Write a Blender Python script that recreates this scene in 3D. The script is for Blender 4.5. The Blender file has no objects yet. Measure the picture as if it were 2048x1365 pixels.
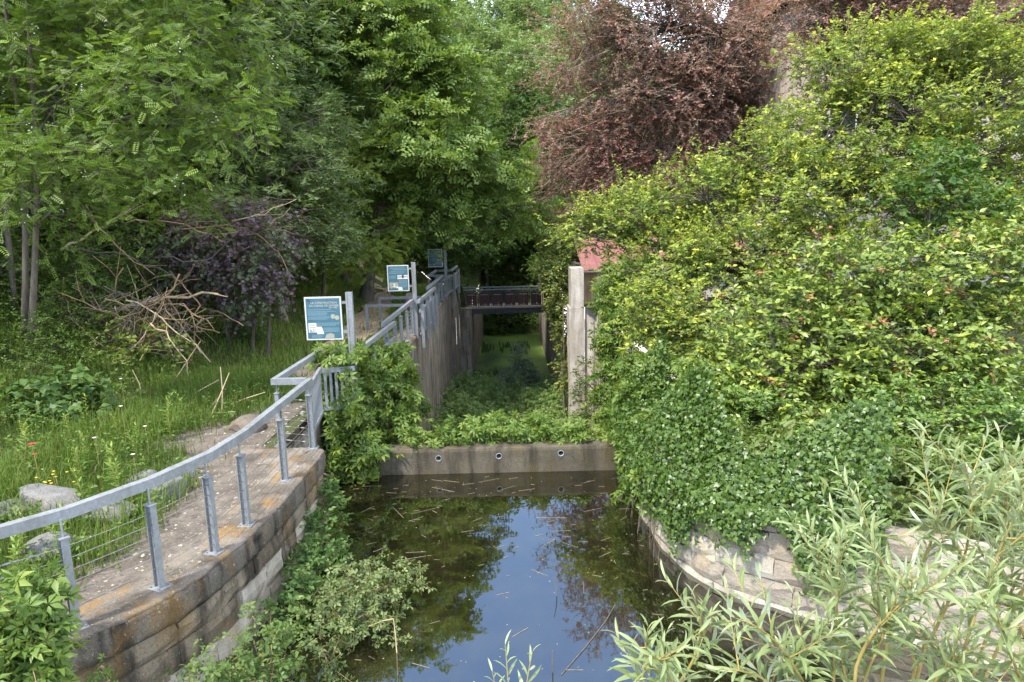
import bpy, math, random
import numpy as np
from mathutils import Vector, Matrix

# ---------------------------------------------------------------- camera, sky, sun, exposure
scene = bpy.context.scene
C = scene.collection
scene.view_settings.view_transform = 'Standard'
scene.view_settings.look = 'None'
scene.view_settings.gamma = 1.0
scene.view_settings.use_curve_mapping = False
scene.view_settings.exposure = 1.95

cam_data = bpy.data.cameras.new('camera')
cam_data.sensor_width = 36.0
cam_data.sensor_fit = 'HORIZONTAL'
cam_data.lens = 24.0
cam_data.clip_start = 0.05
cam_data.clip_end = 1000.0
cam = bpy.data.objects.new('camera', cam_data)
C.objects.link(cam)
PITCH, ROLL = math.radians(10.2), 0.022
_f = Vector((0, math.cos(PITCH), -math.sin(PITCH)))
_r0 = Vector((1, 0, 0))
_u0 = Vector((0, math.sin(PITCH), math.cos(PITCH)))
_r = math.cos(ROLL) * _r0 - math.sin(ROLL) * _u0
_u = math.sin(ROLL) * _r0 + math.cos(ROLL) * _u0
cam.matrix_world = Matrix(((_r.x, _u.x, -_f.x, 0.0), (_r.y, _u.y, -_f.y, 0.0), (_r.z, _u.z, -_f.z, 4.82), (0, 0, 0, 1)))
scene.camera = cam

SUN = Vector((-0.40, -0.40, 0.83)).normalized()
world = bpy.data.worlds.new('World')
scene.world = world
world.use_nodes = True
wn, wl = world.node_tree.nodes, world.node_tree.links
for n in list(wn):
    wn.remove(n)
w_out = wn.new('ShaderNodeOutputWorld')
w_bg = wn.new('ShaderNodeBackground')
w_bg.inputs['Strength'].default_value = 0.15
sky = wn.new('ShaderNodeTexSky')
sky.sky_type = 'NISHITA'
sky.sun_disc = False
sky.sun_elevation = math.asin(SUN.z)
sky.sun_rotation = math.atan2(SUN.x, SUN.y)
sky.altitude = 200
sky.air_density = 1.0
sky.dust_density = 0.4
sky.ozone_density = 1.6
# broken fair-weather cloud over the whole sky
w_tc = wn.new('ShaderNodeTexCoord')
w_map = wn.new('ShaderNodeMapping')
w_map.inputs['Scale'].default_value = (1.0, 1.0, 2.2)
w_map.inputs['Location'].default_value = (2.2, 1.9, 1.0)
w_no = wn.new('ShaderNodeTexNoise')
w_no.inputs['Scale'].default_value = 1.25
w_no.inputs['Detail'].default_value = 7.0
w_no.inputs['Roughness'].default_value = 0.58
w_ramp = wn.new('ShaderNodeValToRGB')
w_ramp.color_ramp.elements[0].position = 0.47
w_ramp.color_ramp.elements[0].color = (0, 0, 0, 1)
w_ramp.color_ramp.elements[1].position = 0.68
w_ramp.color_ramp.elements[1].color = (0.9, 0.9, 0.9, 1)
w_mix = wn.new('ShaderNodeMixRGB')
w_mix.inputs['Color2'].default_value = (13.0, 12.7, 12.2, 1)
wl.new(w_tc.outputs['Generated'], w_map.inputs['Vector'])
wl.new(w_map.outputs['Vector'], w_no.inputs['Vector'])
wl.new(w_no.outputs['Fac'], w_ramp.inputs['Fac'])
wl.new(w_ramp.outputs['Color'], w_mix.inputs['Fac'])
wl.new(sky.outputs['Color'], w_mix.inputs['Color1'])
wl.new(w_mix.outputs['Color'], w_bg.inputs['Color'])
wl.new(w_bg.outputs['Background'], w_out.inputs['Surface'])

sun_data = bpy.data.lights.new('sun', 'SUN')
sun_data.energy = 2.35
sun_data.angle = math.radians(4.0)
sun_data.color = (1.0, 0.93, 0.79)
sun_ob = bpy.data.objects.new('sun', sun_data)
C.objects.link(sun_ob)
sun_ob.location = SUN * 60
sun_ob.rotation_euler = SUN.to_track_quat('Z', 'Y').to_euler()

# ---------------------------------------------------------------- helpers
rng = np.random.default_rng(7)
random.seed(7)
WM = {}


def link(name, data, parent=None, world=None):
    o = bpy.data.objects.new(name, data)
    C.objects.link(o)
    W = world if world is not None else Matrix.Identity(4)
    if parent is not None:
        o.parent = parent
        o.matrix_parent_inverse = WM[parent.name].inverted()
    o.matrix_basis = W
    WM[o.name] = W
    return o


def tag(o, label=None, cat=None, group=None, kind=None):
    if label:
        o['label'] = label
    if cat:
        o['category'] = cat
    if group:
        o['group'] = group
    if kind:
        o['kind'] = kind
    return o


def thing(name, label, cat, loc=(0, 0, 0), group=None):
    o = link(name, None, None, Matrix.Translation(Vector(loc)))
    o.empty_display_size = 0.1
    return tag(o, label, cat, group)


def np_mesh(name, V, F, cols=None, mats=None, smooth=False):
    V = np.asarray(V, np.float32).reshape(-1, 3)
    F = np.asarray(F, np.int32)
    k = F.shape[1]
    me = bpy.data.meshes.new(name)
    me.vertices.add(len(V))
    me.vertices.foreach_set('co', V.ravel())
    me.loops.add(F.size)
    me.loops.foreach_set('vertex_index', F.ravel())
    me.polygons.add(len(F))
    me.polygons.foreach_set('loop_start', np.arange(0, F.size, k, dtype=np.int32))
    me.polygons.foreach_set('loop_total', np.full(len(F), k, np.int32))
    if smooth:
        me.polygons.foreach_set('use_smooth', np.ones(len(F), bool))
    me.update(calc_edges=True)
    if cols is not None:
        a = me.color_attributes.new('tint', 'FLOAT_COLOR', 'POINT')
        c4 = np.ones((len(V), 4), np.float32)
        c4[:, :3] = cols
        a.data.foreach_set('color', c4.ravel())
    for m in (mats or []):
        me.materials.append(m)
    return me


class MB:
    """collects boxes, tubes and loose polygons and makes one mesh of them"""

    def __init__(self):
        self.v, self.f = [], []

    def add(self, V, F):
        o = len(self.v)
        self.v += [tuple(float(c) for c in p) for p in V]
        self.f += [tuple(int(i) + o for i in q) for q in F]
        return self

    def box(self, lo, hi, M=None):
        x0, y0, z0 = lo
        x1, y1, z1 = hi
        V = [Vector(p) for p in ((x0, y0, z0), (x1, y0, z0), (x1, y1, z0), (x0, y1, z0), (x0, y0, z1), (x1, y0, z1), (x1, y1, z1), (x0, y1, z1))]
        if M is not None:
            V = [M @ p for p in V]
        return self.add(V, [(0, 3, 2, 1), (4, 5, 6, 7), (0, 1, 5, 4), (1, 2, 6, 5), (2, 3, 7, 6), (3, 0, 4, 7)])

    def bar(self, a, b, w, h):
        """square bar between two points, w across, h upright"""
        a, b = Vector(a), Vector(b)
        t = (b - a).normalized()
        s = t.cross(Vector((0, 0, 1)))
        s = Vector((1, 0, 0)) if s.length < 1e-4 else s.normalized()
        n = s.cross(t).normalized()
        V = []
        for p in (a, b):
            for i, j in ((-1, -1), (1, -1), (1, 1), (-1, 1)):
                V.append(p + s * (i * w / 2) + n * (j * h / 2))
        return self.add(V, [(0, 1, 2, 3), (7, 6, 5, 4), (0, 4, 5, 1), (1, 5, 6, 2), (2, 6, 7, 3), (3, 7, 4, 0)])

    def tube(self, pts, r, sides=6, cap=True):
        V, F = tube(np.array([tuple(p) for p in pts], float), r, sides)
        self.add(V, F)
        if cap:
            n = len(pts)
            o = len(self.v) - n * sides
            self.f.append(tuple(o + i for i in reversed(range(sides))))
            self.f.append(tuple(o + (n - 1) * sides + i for i in range(sides)))
        return self

    def sweep(self, path, w, h):
        """rectangular section along a roughly level path, mitred at corners"""
        P = [Vector(p) for p in path]
        rings = []
        for i, p in enumerate(P):
            t0 = (P[i] - P[i - 1]).normalized() if i else None
            t1 = (P[i + 1] - P[i]).normalized() if i < len(P) - 1 else None
            t = (t0 or t1) if (t0 is None or t1 is None) else (t0 + t1).normalized()
            s = t.cross(Vector((0, 0, 1))).normalized()
            k = 1.0
            if t0 is not None and t1 is not None:
                k = 1.0 / max(0.5, math.cos(t0.angle(t1) / 2))
            n = s.cross(t).normalized()
            rings.append([p + s * (i0 * w / 2 * k) + n * (j0 * h / 2) for i0, j0 in ((-1, -1), (1, -1), (1, 1), (-1, 1))])
        V = [q for r_ in rings for q in r_]
        F = [(0, 1, 2, 3)]
        for i in range(len(P) - 1):
            a = i * 4
            for j in range(4):
                k = (j + 1) % 4
                F.append((a + j, a + 4 + j, a + 4 + k, a + k))
        a = (len(P) - 1) * 4
        F.append((a + 3, a + 2, a + 1, a))
        return self.add(V, F)

    def mesh(self, name, m, smooth=False, bevel=0.0):
        me = bpy.data.meshes.new(name)
        me.from_pydata(self.v, [], self.f)
        me.materials.append(m)
        if smooth:
            me.polygons.foreach_set('use_smooth', np.ones(len(me.polygons), bool))
        me.update()
        return me

    def build(self, name, m, parent=None, smooth=False, world=None):
        return link(name, self.mesh(name, m, smooth), parent, world)


def tube(P, r, sides=5):
    """open tube along the points P; r one radius or one per point"""
    P = np.asarray(P, float)
    n = len(P)
    r = np.broadcast_to(np.asarray(r, float), (n,))
    T = np.gradient(P, axis=0)
    T /= np.linalg.norm(T, axis=1, keepdims=True) + 1e-9
    ref = np.array([0, 0, 1.0]) if abs(T[:, 2]).mean() < 0.8 else np.array([1.0, 0, 0])
    A = np.cross(T, ref)
    A /= np.linalg.norm(A, axis=1, keepdims=True) + 1e-9
    B = np.cross(T, A)
    ang = np.linspace(0, 2 * np.pi, sides, endpoint=False)
    V = P[:, None, :] + r[:, None, None] * (np.cos(ang)[None, :, None] * A[:, None, :] + np.sin(ang)[None, :, None] * B[:, None, :])
    i, j = np.meshgrid(np.arange(n - 1), np.arange(sides), indexing='ij')
    k = (j + 1) % sides
    F = np.stack([i * sides + j, i * sides + k, (i + 1) * sides + k, (i + 1) * sides + j], -1).reshape(-1, 4)
    return V.reshape(-1, 3), F


def nrm(a):
    return a / (np.linalg.norm(a, axis=-1, keepdims=True) + 1e-9)


def bez(a, b, c, n):
    t = np.linspace(0, 1, n)[:, None]
    a, b, c = (np.asarray(v, float) for v in (a, b, c))
    return (1 - t) ** 2 * a + 2 * t * (1 - t) * b + t * t * c


# ---------------------------------------------------------------- materials
def new_mat(name):
    m = bpy.data.materials.new(name)
    m.use_nodes = True
    nt = m.node_tree
    for n in list(nt.nodes):
        nt.nodes.remove(n)
    out = nt.nodes.new('ShaderNodeOutputMaterial')
    return m, nt, out


def N(nt, kind, **kw):
    n = nt.nodes.new('ShaderNode' + kind)
    for k, v in kw.items():
        if k in n.inputs:
            n.inputs[k].default_value = v
        else:
            setattr(n, k, v)
    return n


def ramp(nt, fac, stops):
    r = nt.nodes.new('ShaderNodeValToRGB')
    e = r.color_ramp.elements
    while len(e) < len(stops):
        e.new(0.5)
    for i, (p, c) in enumerate(stops):
        e[i].position = p
        e[i].color = (*c, 1) if len(c) == 3 else c
    nt.links.new(fac, r.inputs['Fac'])
    return r.outputs['Color']


def noise(nt, scale, detail=5, rough=0.6, vec=None, stretch=None):
    tc = nt.nodes.new('ShaderNodeTexCoord')
    src = tc.outputs['Object']
    if stretch:
        mp = nt.nodes.new('ShaderNodeMapping')
        mp.inputs['Scale'].default_value = stretch
        nt.links.new(src, mp.inputs['Vector'])
        src = mp.outputs['Vector']
    n = N(nt, 'TexNoise', Scale=scale, Detail=detail, Roughness=rough)
    nt.links.new(src, n.inputs['Vector'])
    return n.outputs['Fac']


def mixc(nt, fac, a, b, mode='MIX'):
    m = nt.nodes.new('ShaderNodeMixRGB')
    m.blend_type = mode
    for sock, v in (('Fac', fac), ('Color1', a), ('Color2', b)):
        if hasattr(v, 'is_output'):
            nt.links.new(v, m.inputs[sock])
        elif sock == 'Fac':
            m.inputs[sock].default_value = v
        else:
            m.inputs[sock].default_value = (*v, 1)
    return m.outputs['Color']


def principled(nt, out, color, rough=0.8, metal=0.0, bump=None, bump_str=0.3, bump_dist=0.02, spec=None):
    p = nt.nodes.new('ShaderNodeBsdfPrincipled')
    if hasattr(color, 'is_output'):
        nt.links.new(color, p.inputs['Base Color'])
    else:
        p.inputs['Base Color'].default_value = (*color, 1)
    if hasattr(rough, 'is_output'):
        nt.links.new(rough, p.inputs['Roughness'])
    else:
        p.inputs['Roughness'].default_value = rough
    p.inputs['Metallic'].default_value = metal
    if spec is not None:
        p.inputs['Specular IOR Level'].default_value = spec
    if bump is not None:
        b = N(nt, 'Bump', Strength=bump_str, Distance=bump_dist)
        nt.links.new(bump, b.inputs['Height'])
        nt.links.new(b.outputs['Normal'], p.inputs['Normal'])
    nt.links.new(p.outputs['BSDF'], out.inputs['Surface'])
    return p


def leaf_mat(name, rough=0.5, transl=0.35, under=None, spec=0.35, gain=1.0):
    m, nt, out = new_mat(name)
    a = N(nt, 'Attribute', attribute_name='tint')
    col = a.outputs['Color']
    col = mixc(nt, 1.0, col, (gain, gain, gain), 'MULTIPLY')
    if under:
        g = N(nt, 'NewGeometry')
        col = mixc(nt, g.outputs['Backfacing'], col, mixc(nt, 0.62, col, under))
    p = principled(nt, out, col, rough, spec=spec)
    t = nt.nodes.new('ShaderNodeBsdfTranslucent')
    nt.links.new(mixc(nt, 1.0, col, (1.25, 1.3, 0.6), 'MULTIPLY'), t.inputs['Color'])
    mx = N(nt, 'MixShader', Fac=transl)
    nt.links.new(p.outputs['BSDF'], mx.inputs[1])
    nt.links.new(t.outputs['BSDF'], mx.inputs[2])
    nt.links.new(mx.outputs['Shader'], out.inputs['Surface'])
    return m


M = {}
M['leaf'] = leaf_mat('leaf')
M['leaf_glossy'] = leaf_mat('glossy leaf', 0.40, 0.25, spec=0.5)
M['leaf_willow'] = leaf_mat('willow leaf', 0.42, 0.3, under=(0.42, 0.46, 0.40), spec=0.45)
m, nt, out = new_mat('pebble')
principled(nt, out, N(nt, 'Attribute', attribute_name='tint').outputs['Color'], 0.9, spec=0.2)
M['leaf_grit'] = m
M['grass_blade'] = leaf_mat('grass blade', 0.6, 0.4, spec=0.2)


def bark_mat(name, c0, c1, scale=9):
    m, nt, out = new_mat(name)
    n = noise(nt, scale, 6, 0.65, stretch=(1, 1, 0.25))
    principled(nt, out, ramp(nt, n, [(0.3, c0), (0.7, c1)]), 0.9, bump=n, bump_str=0.5)
    return m


M['bark'] = bark_mat('bark', (0.045, 0.036, 0.028), (0.14, 0.115, 0.09))
M['bark_pale'] = bark_mat('pale bark', (0.10, 0.085, 0.065), (0.26, 0.22, 0.18))
M['bark_dead'] = bark_mat('dead wood', (0.13, 0.08, 0.045), (0.36, 0.24, 0.14), 5)
M['bark_willow'] = bark_mat('willow stem', (0.20, 0.16, 0.04), (0.36, 0.28, 0.09), 20)
M['stalk'] = bark_mat('dry stalk', (0.30, 0.22, 0.12), (0.5, 0.4, 0.26), 14)


def wall_mat(name, base, pale, dark, ochre, streak=True, ochre_amt=0.5, dark_amt=0.6, speck=0.5, layered=False):
    """weathered concrete or stone: blotches, run-down streaks, lichen"""
    m, nt, out = new_mat(name)
    big = noise(nt, 1.6, 6, 0.6)
    col = ramp(nt, big, [(0.33, base), (0.62, pale)])
    st = noise(nt, 5.0, 5, 0.6, stretch=(1, 1, 0.12)) if streak else noise(nt, 2.3, 5, 0.65)
    col = mixc(nt, ramp(nt, st, [(0.45, (0, 0, 0)), (0.66, (dark_amt,) * 3)]), col, dark)
    oc = noise(nt, 2.1, 5, 0.6, stretch=(1.3, 0.9, 0.7))
    col = mixc(nt, ramp(nt, oc, [(0.50, (0, 0, 0)), (0.66, (ochre_amt,) * 3)]), col, ochre)
    fine = noise(nt, 34, 6, 0.7)
    col = mixc(nt, ramp(nt, fine, [(0.60, (0, 0, 0)), (0.70, (speck,) * 3)]), col, (0.42, 0.40, 0.36))
    col = mixc(nt, ramp(nt, noise(nt, 55, 3, 0.6), [(0.3, (0.55,) * 3), (0.5, (0, 0, 0))]), col, dark)
    h = mixc(nt, 0.5, fine, noise(nt, 9, 6, 0.65))
    if layered:
        lay = noise(nt, 3.0, 7, 0.7, stretch=(1, 1, 3.2))
        h = mixc(nt, 0.5, h, lay)
        col = mixc(nt, ramp(nt, lay, [(0.33, (0.7,) * 3), (0.42, (0, 0, 0))]), col, dark)
    principled(nt, out, col, 0.92, bump=h, bump_str=0.9 if layered else 0.7, bump_dist=0.05 if layered else 0.025, spec=0.15)
    return m


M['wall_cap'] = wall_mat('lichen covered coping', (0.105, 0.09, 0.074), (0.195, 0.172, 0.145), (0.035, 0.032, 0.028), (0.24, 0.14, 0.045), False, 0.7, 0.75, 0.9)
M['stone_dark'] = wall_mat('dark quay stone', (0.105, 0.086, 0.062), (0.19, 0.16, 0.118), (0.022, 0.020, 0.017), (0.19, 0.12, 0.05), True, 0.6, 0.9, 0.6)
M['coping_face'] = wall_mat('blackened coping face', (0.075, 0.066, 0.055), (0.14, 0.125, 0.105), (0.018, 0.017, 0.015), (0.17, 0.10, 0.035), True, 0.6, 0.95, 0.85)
M['stone_pale'] = wall_mat('pale quay stone', (0.27, 0.245, 0.20), (0.40, 0.37, 0.31), (0.10, 0.09, 0.075), (0.30, 0.22, 0.11), True, 0.4, 0.45, 0.3)
M['stone_cream'] = wall_mat('cream limestone', (0.215, 0.185, 0.152), (0.31, 0.272, 0.225), (0.085, 0.075, 0.062), (0.30, 0.225, 0.12), False, 0.4, 0.5, 0.25, True)
M['lock_wall'] = wall_mat('board marked lock concrete', (0.15, 0.135, 0.115), (0.27, 0.245, 0.21), (0.045, 0.042, 0.038), (0.19, 0.13, 0.07), True, 0.35, 0.85, 0.3)
M['pillar'] = wall_mat('pale streaked concrete', (0.33, 0.30, 0.265), (0.47, 0.43, 0.385), (0.16, 0.145, 0.125), (0.33, 0.24, 0.14), True, 0.25, 0.6, 0.2)
M['dam'] = wall_mat('damp concrete', (0.060, 0.052, 0.038), (0.115, 0.10, 0.075), (0.022, 0.019, 0.014), (0.09, 0.072, 0.03), True, 0.6, 0.8, 0.15)
M['house_wall'] = wall_mat('pale render', (0.30, 0.265, 0.225), (0.40, 0.36, 0.31), (0.20, 0.175, 0.15), (0.48, 0.36, 0.24), True, 0.4, 0.35, 0.1)
M['rock'] = wall_mat('grey boulder', (0.11, 0.11, 0.11), (0.21, 0.208, 0.205), (0.045, 0.045, 0.044), (0.20, 0.17, 0.12), False, 0.3, 0.6, 0.5)
M['earth_stone'] = wall_mat('earthy stone', (0.10, 0.085, 0.07), (0.19, 0.165, 0.135), (0.045, 0.038, 0.03), (0.17, 0.12, 0.08), False, 0.4, 0.5, 0.4)


def simple_mat(name, c0, c1, rough=0.6, metal=0.0, scale=8, bump=0.0):
    m, nt, out = new_mat(name)
    n = noise(nt, scale, 5, 0.6)
    principled(nt, out, ramp(nt, n, [(0.3, c0), (0.7, c1)]), rough, metal, bump=n if bump else None, bump_str=bump)
    return m


m, nt, out = new_mat('galvanised steel')
gc = ramp(nt, noise(nt, 26, 5, 0.6), [(0.3, (0.165, 0.178, 0.195)), (0.7, (0.25, 0.266, 0.285))])
gc = mixc(nt, ramp(nt, noise(nt, 3.5, 6, 0.7, stretch=(1, 1, 0.35)), [(0.45, (0, 0, 0)), (0.68, (0.7,) * 3)]), gc, (0.125, 0.125, 0.12))
gc = mixc(nt, ramp(nt, noise(nt, 90, 3, 0.6), [(0.62, (0, 0, 0)), (0.72, (0.6,) * 3)]), gc, (0.36, 0.37, 0.375))
principled(nt, out, gc, ramp(nt, noise(nt, 12, 4, 0.6), [(0.3, (0.45,) * 3), (0.7, (0.75,) * 3)]), 0.25, bump=noise(nt, 60, 4, 0.6), bump_str=0.12, bump_dist=0.004)
M['galv'] = m
M['cable'] = simple_mat('steel cable', (0.14, 0.13, 0.12), (0.26, 0.25, 0.24), 0.45, 0.6, 40)
M['black'] = simple_mat('black plastic', (0.02, 0.02, 0.022), (0.04, 0.04, 0.042), 0.5)
M['sign_blue'] = simple_mat('sign print blue', (0.022, 0.078, 0.115), (0.038, 0.108, 0.15), 0.45, 0, 5)
M['sign_text'] = simple_mat('sign title print', (0.36, 0.31, 0.235), (0.42, 0.365, 0.28), 0.5)
M['sign_pale'] = simple_mat('sign small print', (0.095, 0.165, 0.205), (0.14, 0.215, 0.255), 0.5, 0, 60)
M['sign_white'] = simple_mat('white print', (0.42, 0.43, 0.43), (0.50, 0.50, 0.49), 0.5)
M['sign_photo'] = simple_mat('faded photograph', (0.06, 0.07, 0.06), (0.34, 0.33, 0.27), 0.5, 0, 22)
M['sign_coin'] = simple_mat('printed coin', (0.17, 0.17, 0.13), (0.31, 0.30, 0.24), 0.5, 0, 60)
M['red_roof'] = simple_mat('faded red sheet roof', (0.15, 0.058, 0.054), (0.225, 0.095, 0.088), 0.6, 0, 2.5, 0.05)
M['zinc'] = simple_mat('zinc gutter', (0.26, 0.27, 0.28), (0.38, 0.39, 0.40), 0.45, 0.3)
M['maroon'] = simple_mat('maroon board', (0.035, 0.009, 0.010), (0.055, 0.014, 0.014), 0.6, 0, 4)
M['deck_wood'] = simple_mat('weathered deck', (0.20, 0.16, 0.11), (0.32, 0.26, 0.19), 0.8)
M['beam'] = simple_mat('dark steel beam', (0.035, 0.035, 0.038), (0.06, 0.06, 0.064), 0.6, 0.2)
M['shed_wall'] = wall_mat('shed render', (0.30, 0.27, 0.23), (0.40, 0.36, 0.31), (0.15, 0.12, 0.10), (0.30, 0.17, 0.10), True, 0.5, 0.5, 0.1)
M['roof_tile'] = simple_mat('clay roof', (0.30, 0.14, 0.09), (0.42, 0.22, 0.15), 0.8, 0, 6, 0.2)
M['glass_dark'] = simple_mat('dark window glass', (0.02, 0.025, 0.03), (0.03, 0.035, 0.04), 0.1)
M['straw'] = simple_mat('wet straw', (0.15, 0.12, 0.075), (0.32, 0.27, 0.19), 0.7, 0, 30)
M['petal_white'] = simple_mat('white petal', (0.7, 0.7, 0.68), (0.8, 0.8, 0.78), 0.6)
M['petal_yellow'] = simple_mat('yellow petal', (0.6, 0.42, 0.02), (0.72, 0.52, 0.04), 0.6)
M['petal_red'] = simple_mat('red petal', (0.36, 0.015, 0.03), (0.5, 0.03, 0.05), 0.6)

# ground: soil, moss and trodden grit
m, nt, out = new_mat('grassy soil')
n1 = noise(nt, 0.9, 6, 0.65)
col = ramp(nt, n1, [(0.35, (0.045, 0.062, 0.022)), (0.55, (0.07, 0.085, 0.03)), (0.72, (0.11, 0.095, 0.055))])
col = mixc(nt, ramp(nt, noise(nt, 14, 5, 0.7), [(0.4, (0, 0, 0)), (0.65, (0.7,) * 3)]), col, (0.05, 0.055, 0.022))
principled(nt, out, col, 0.95, bump=noise(nt, 12, 6, 0.7), bump_str=0.8, bump_dist=0.06, spec=0.1)
M['ground'] = m
m, nt, out = new_mat('trodden grit')
n1 = noise(nt, 3.2, 6, 0.7)
col = ramp(nt, n1, [(0.30, (0.075, 0.063, 0.053)), (0.5, (0.125, 0.107, 0.09)), (0.7, (0.19, 0.165, 0.14))])
col = mixc(nt, ramp(nt, noise(nt, 48, 4, 0.7), [(0.62, (0, 0, 0)), (0.68, (0.9,) * 3)]), col, (0.44, 0.41, 0.36))
col = mixc(nt, ramp(nt, noise(nt, 1.4, 5, 0.6), [(0.56, (0, 0, 0)), (0.68, (0.55,) * 3)]), col, (0.06, 0.06, 0.03))
principled(nt, out, col, 0.95, bump=noise(nt, 40, 5, 0.7), bump_str=0.8, bump_dist=0.03, spec=0.1)
M['grit'] = m
m, nt, out = new_mat('dirt track')
n1 = noise(nt, 2.2, 6, 0.7)
col = ramp(nt, n1, [(0.30, (0.22, 0.165, 0.115)), (0.68, (0.38, 0.30, 0.22))])
principled(nt, out, col, 0.95, bump=noise(nt, 25, 5, 0.7), bump_str=0.7, bump_dist=0.04, spec=0.1)
M['track'] = m

# still dark pond water: olive silt below, mirror above
m, nt, out = new_mat('still pond water')
silt = ramp(nt, noise(nt, 1.3, 6, 0.65), [(0.35, (0.004, 0.004, 0.002)), (0.65, (0.017, 0.015, 0.006))])
d = N(nt, 'BsdfDiffuse')
nt.links.new(silt, d.inputs['Color'])
g = N(nt, 'BsdfGlossy', Roughness=0.02)
bp = N(nt, 'Bump', Strength=0.018, Distance=0.02)
nt.links.new(noise(nt, 5.0, 2, 0.5), bp.inputs['Height'])
nt.links.new(bp.outputs['Normal'], g.inputs['Normal'])
fr = N(nt, 'Fresnel', IOR=3.3)
mx = N(nt, 'MixShader')
nt.links.new(fr.outputs['Fac'], mx.inputs['Fac'])
nt.links.new(d.outputs['BSDF'], mx.inputs[1])
nt.links.new(g.outputs['BSDF'], mx.inputs[2])
nt.links.new(mx.outputs['Shader'], out.inputs['Surface'])
M['water'] = m
m, nt, out = new_mat('duckweed carpet')
dn = noise(nt, 0.35, 5, 0.6, stretch=(1, 0.4, 1))
col = ramp(nt, dn, [(0.34, (0.030, 0.055, 0.018)), (0.47, (0.12, 0.19, 0.040)), (0.66, (0.22, 0.31, 0.05))])
col = mixc(nt, ramp(nt, noise(nt, 18, 4, 0.7), [(0.45, (0, 0, 0)), (0.65, (0.5,) * 3)]), col, (0.05, 0.075, 0.02))
principled(nt, out, col, 0.42, bump=noise(nt, 60, 3), bump_str=0.2, bump_dist=0.01, spec=0.5)
M['duckweed'] = m

# ---------------------------------------------------------------- plan of the place (metres; pond water at z = 0, quay at z = 1.25)
def catmull(P, step=0.1):
    P = np.asarray(P, float)
    Q = np.vstack([2 * P[0] - P[1], P, 2 * P[-1] - P[-2]])
    out = []
    for i in range(1, len(Q) - 2):
        n = max(2, int(np.linalg.norm(Q[i + 1] - Q[i]) / step))
        for t in np.linspace(0, 1, n, endpoint=False):
            out.append(0.5 * (2 * Q[i] + (Q[i + 1] - Q[i - 1]) * t + (2 * Q[i - 1] - 5 * Q[i] + 4 * Q[i + 1] - Q[i + 2]) * t * t + (3 * Q[i] - Q[i - 1] - 3 * Q[i + 1] + Q[i + 2]) * t ** 3))
    out.append(Q[-2])
    out = np.array(out)
    d = np.r_[0, np.cumsum(np.linalg.norm(np.diff(out, axis=0), axis=1))]
    s = np.arange(0, d[-1], step)
    return np.stack([np.interp(s, d, out[:, k]) for k in range(out.shape[1])], 1)


QUAY = catmull([(-8.2, 2.0), (-6.2, 3.35), (-4.75, 4.7), (-4.0, 5.35), (-3.45, 6.15), (-3.2, 6.98), (-3.07, 7.85), (-3.02, 9.0), (-3.03, 10.3), (-3.1, 10.52), (-3.35, 10.6), (-4.4, 10.6)], 0.06)
BANK = catmull([(2.2, 12.9), (2.1, 12.0), (2.05, 10.87), (2.06, 9.93), (2.16, 9.13), (2.55, 8.2), (3.22, 7.66), (3.9, 7.22), (5.31, 6.43), (7.4, 5.3), (9.6, 4.2)], 0.06)


def xl(y):
    """canal edge of the left bank"""
    return np.interp(y, [-10, 2.0, 3.35, 4.7, 5.35, 6.15, 6.98, 7.85, 9, 10.5, 10.6, 13.4, 13.5, 37, 37.2, 54, 60], [-12, -8.2, -6.2, -4.75, -4.0, -3.45, -3.2, -3.07, -3.02, -3.05, -3.7, -3.7, -3.05, -3.05, -2.5, -2.3, -2.3]) - 0.22


def xr(y):
    return np.interp(y, [-10, 4.2, 5.3, 6.43, 7.22, 7.66, 8.2, 9.13, 9.93, 12.9, 13.5, 14.0, 26.9, 27.2, 54], [11, 9.6, 7.4, 5.31, 3.9, 3.22, 2.55, 2.16, 2.06, 2.2, 2.3, 3.4, 3.4, 2.4, 2.3]) + 0.22


def sm(a, b, v):
    t = np.clip((v - a) / (b - a), 0, 1)
    return t * t * (3 - 2 * t)


def gh(x, y):
    """height of the ground sheet on either bank"""
    x = np.asarray(x, float)
    y = np.asarray(y, float)
    d = np.maximum(0, xl(np.minimum(y, 54)) - x)
    d0 = 4.6 - 1.3 * sm(12, 19, y)
    rise = np.clip(d - d0, 0, 60)
    zl = 1.19 + 0.10 * sm(1.2, 3.5, d) + 0.40 * rise ** 1.12
    zl = zl - 1.5 * sm(37.5, 41, y) * (1 - sm(3, 7, d))
    zr = 1.25 + 0.0 * x
    z = np.where(x < 0, zl, zr)
    back = 0.44 * np.clip(y - 54, 0, 60) * (1 - 0.75 * sm(6, 34, x))
    z = z + np.where(y > 54, back, 0)
    z = np.where((y > 54) & (x > -2.52) & (x < 2.52), np.maximum(-4.5, -4.5 + (y - 54) * 0.9) * (1 - sm(58, 62, y)) + (z * sm(58, 62, y)), z)
    bump = 0.06 * np.sin(1.7 * x + 0.6 * y) * np.sin(1.1 * y - 0.5 * x) + 0.03 * np.sin(4.1 * x) * np.sin(3.7 * y)
    return z + bump * sm(1.3, 4.0, np.where(x < 0, d, np.maximum(0, x - 4)))


ys = np.r_[np.arange(-12, 14, 0.35), np.arange(14, 54, 0.7), 53.99]
GV, GF = [], []


def strip(rows):
    o = sum(len(v) for v in GV)
    k = rows.shape[1]
    GV.append(rows.reshape(-1, 3))
    i, j = np.meshgrid(np.arange(rows.shape[0] - 1), np.arange(k - 1), indexing='ij')
    a = o + i * k + j
    GF.append(np.stack([a, a + 1, a + k + 1, a + k], -1).reshape(-1, 4))


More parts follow.
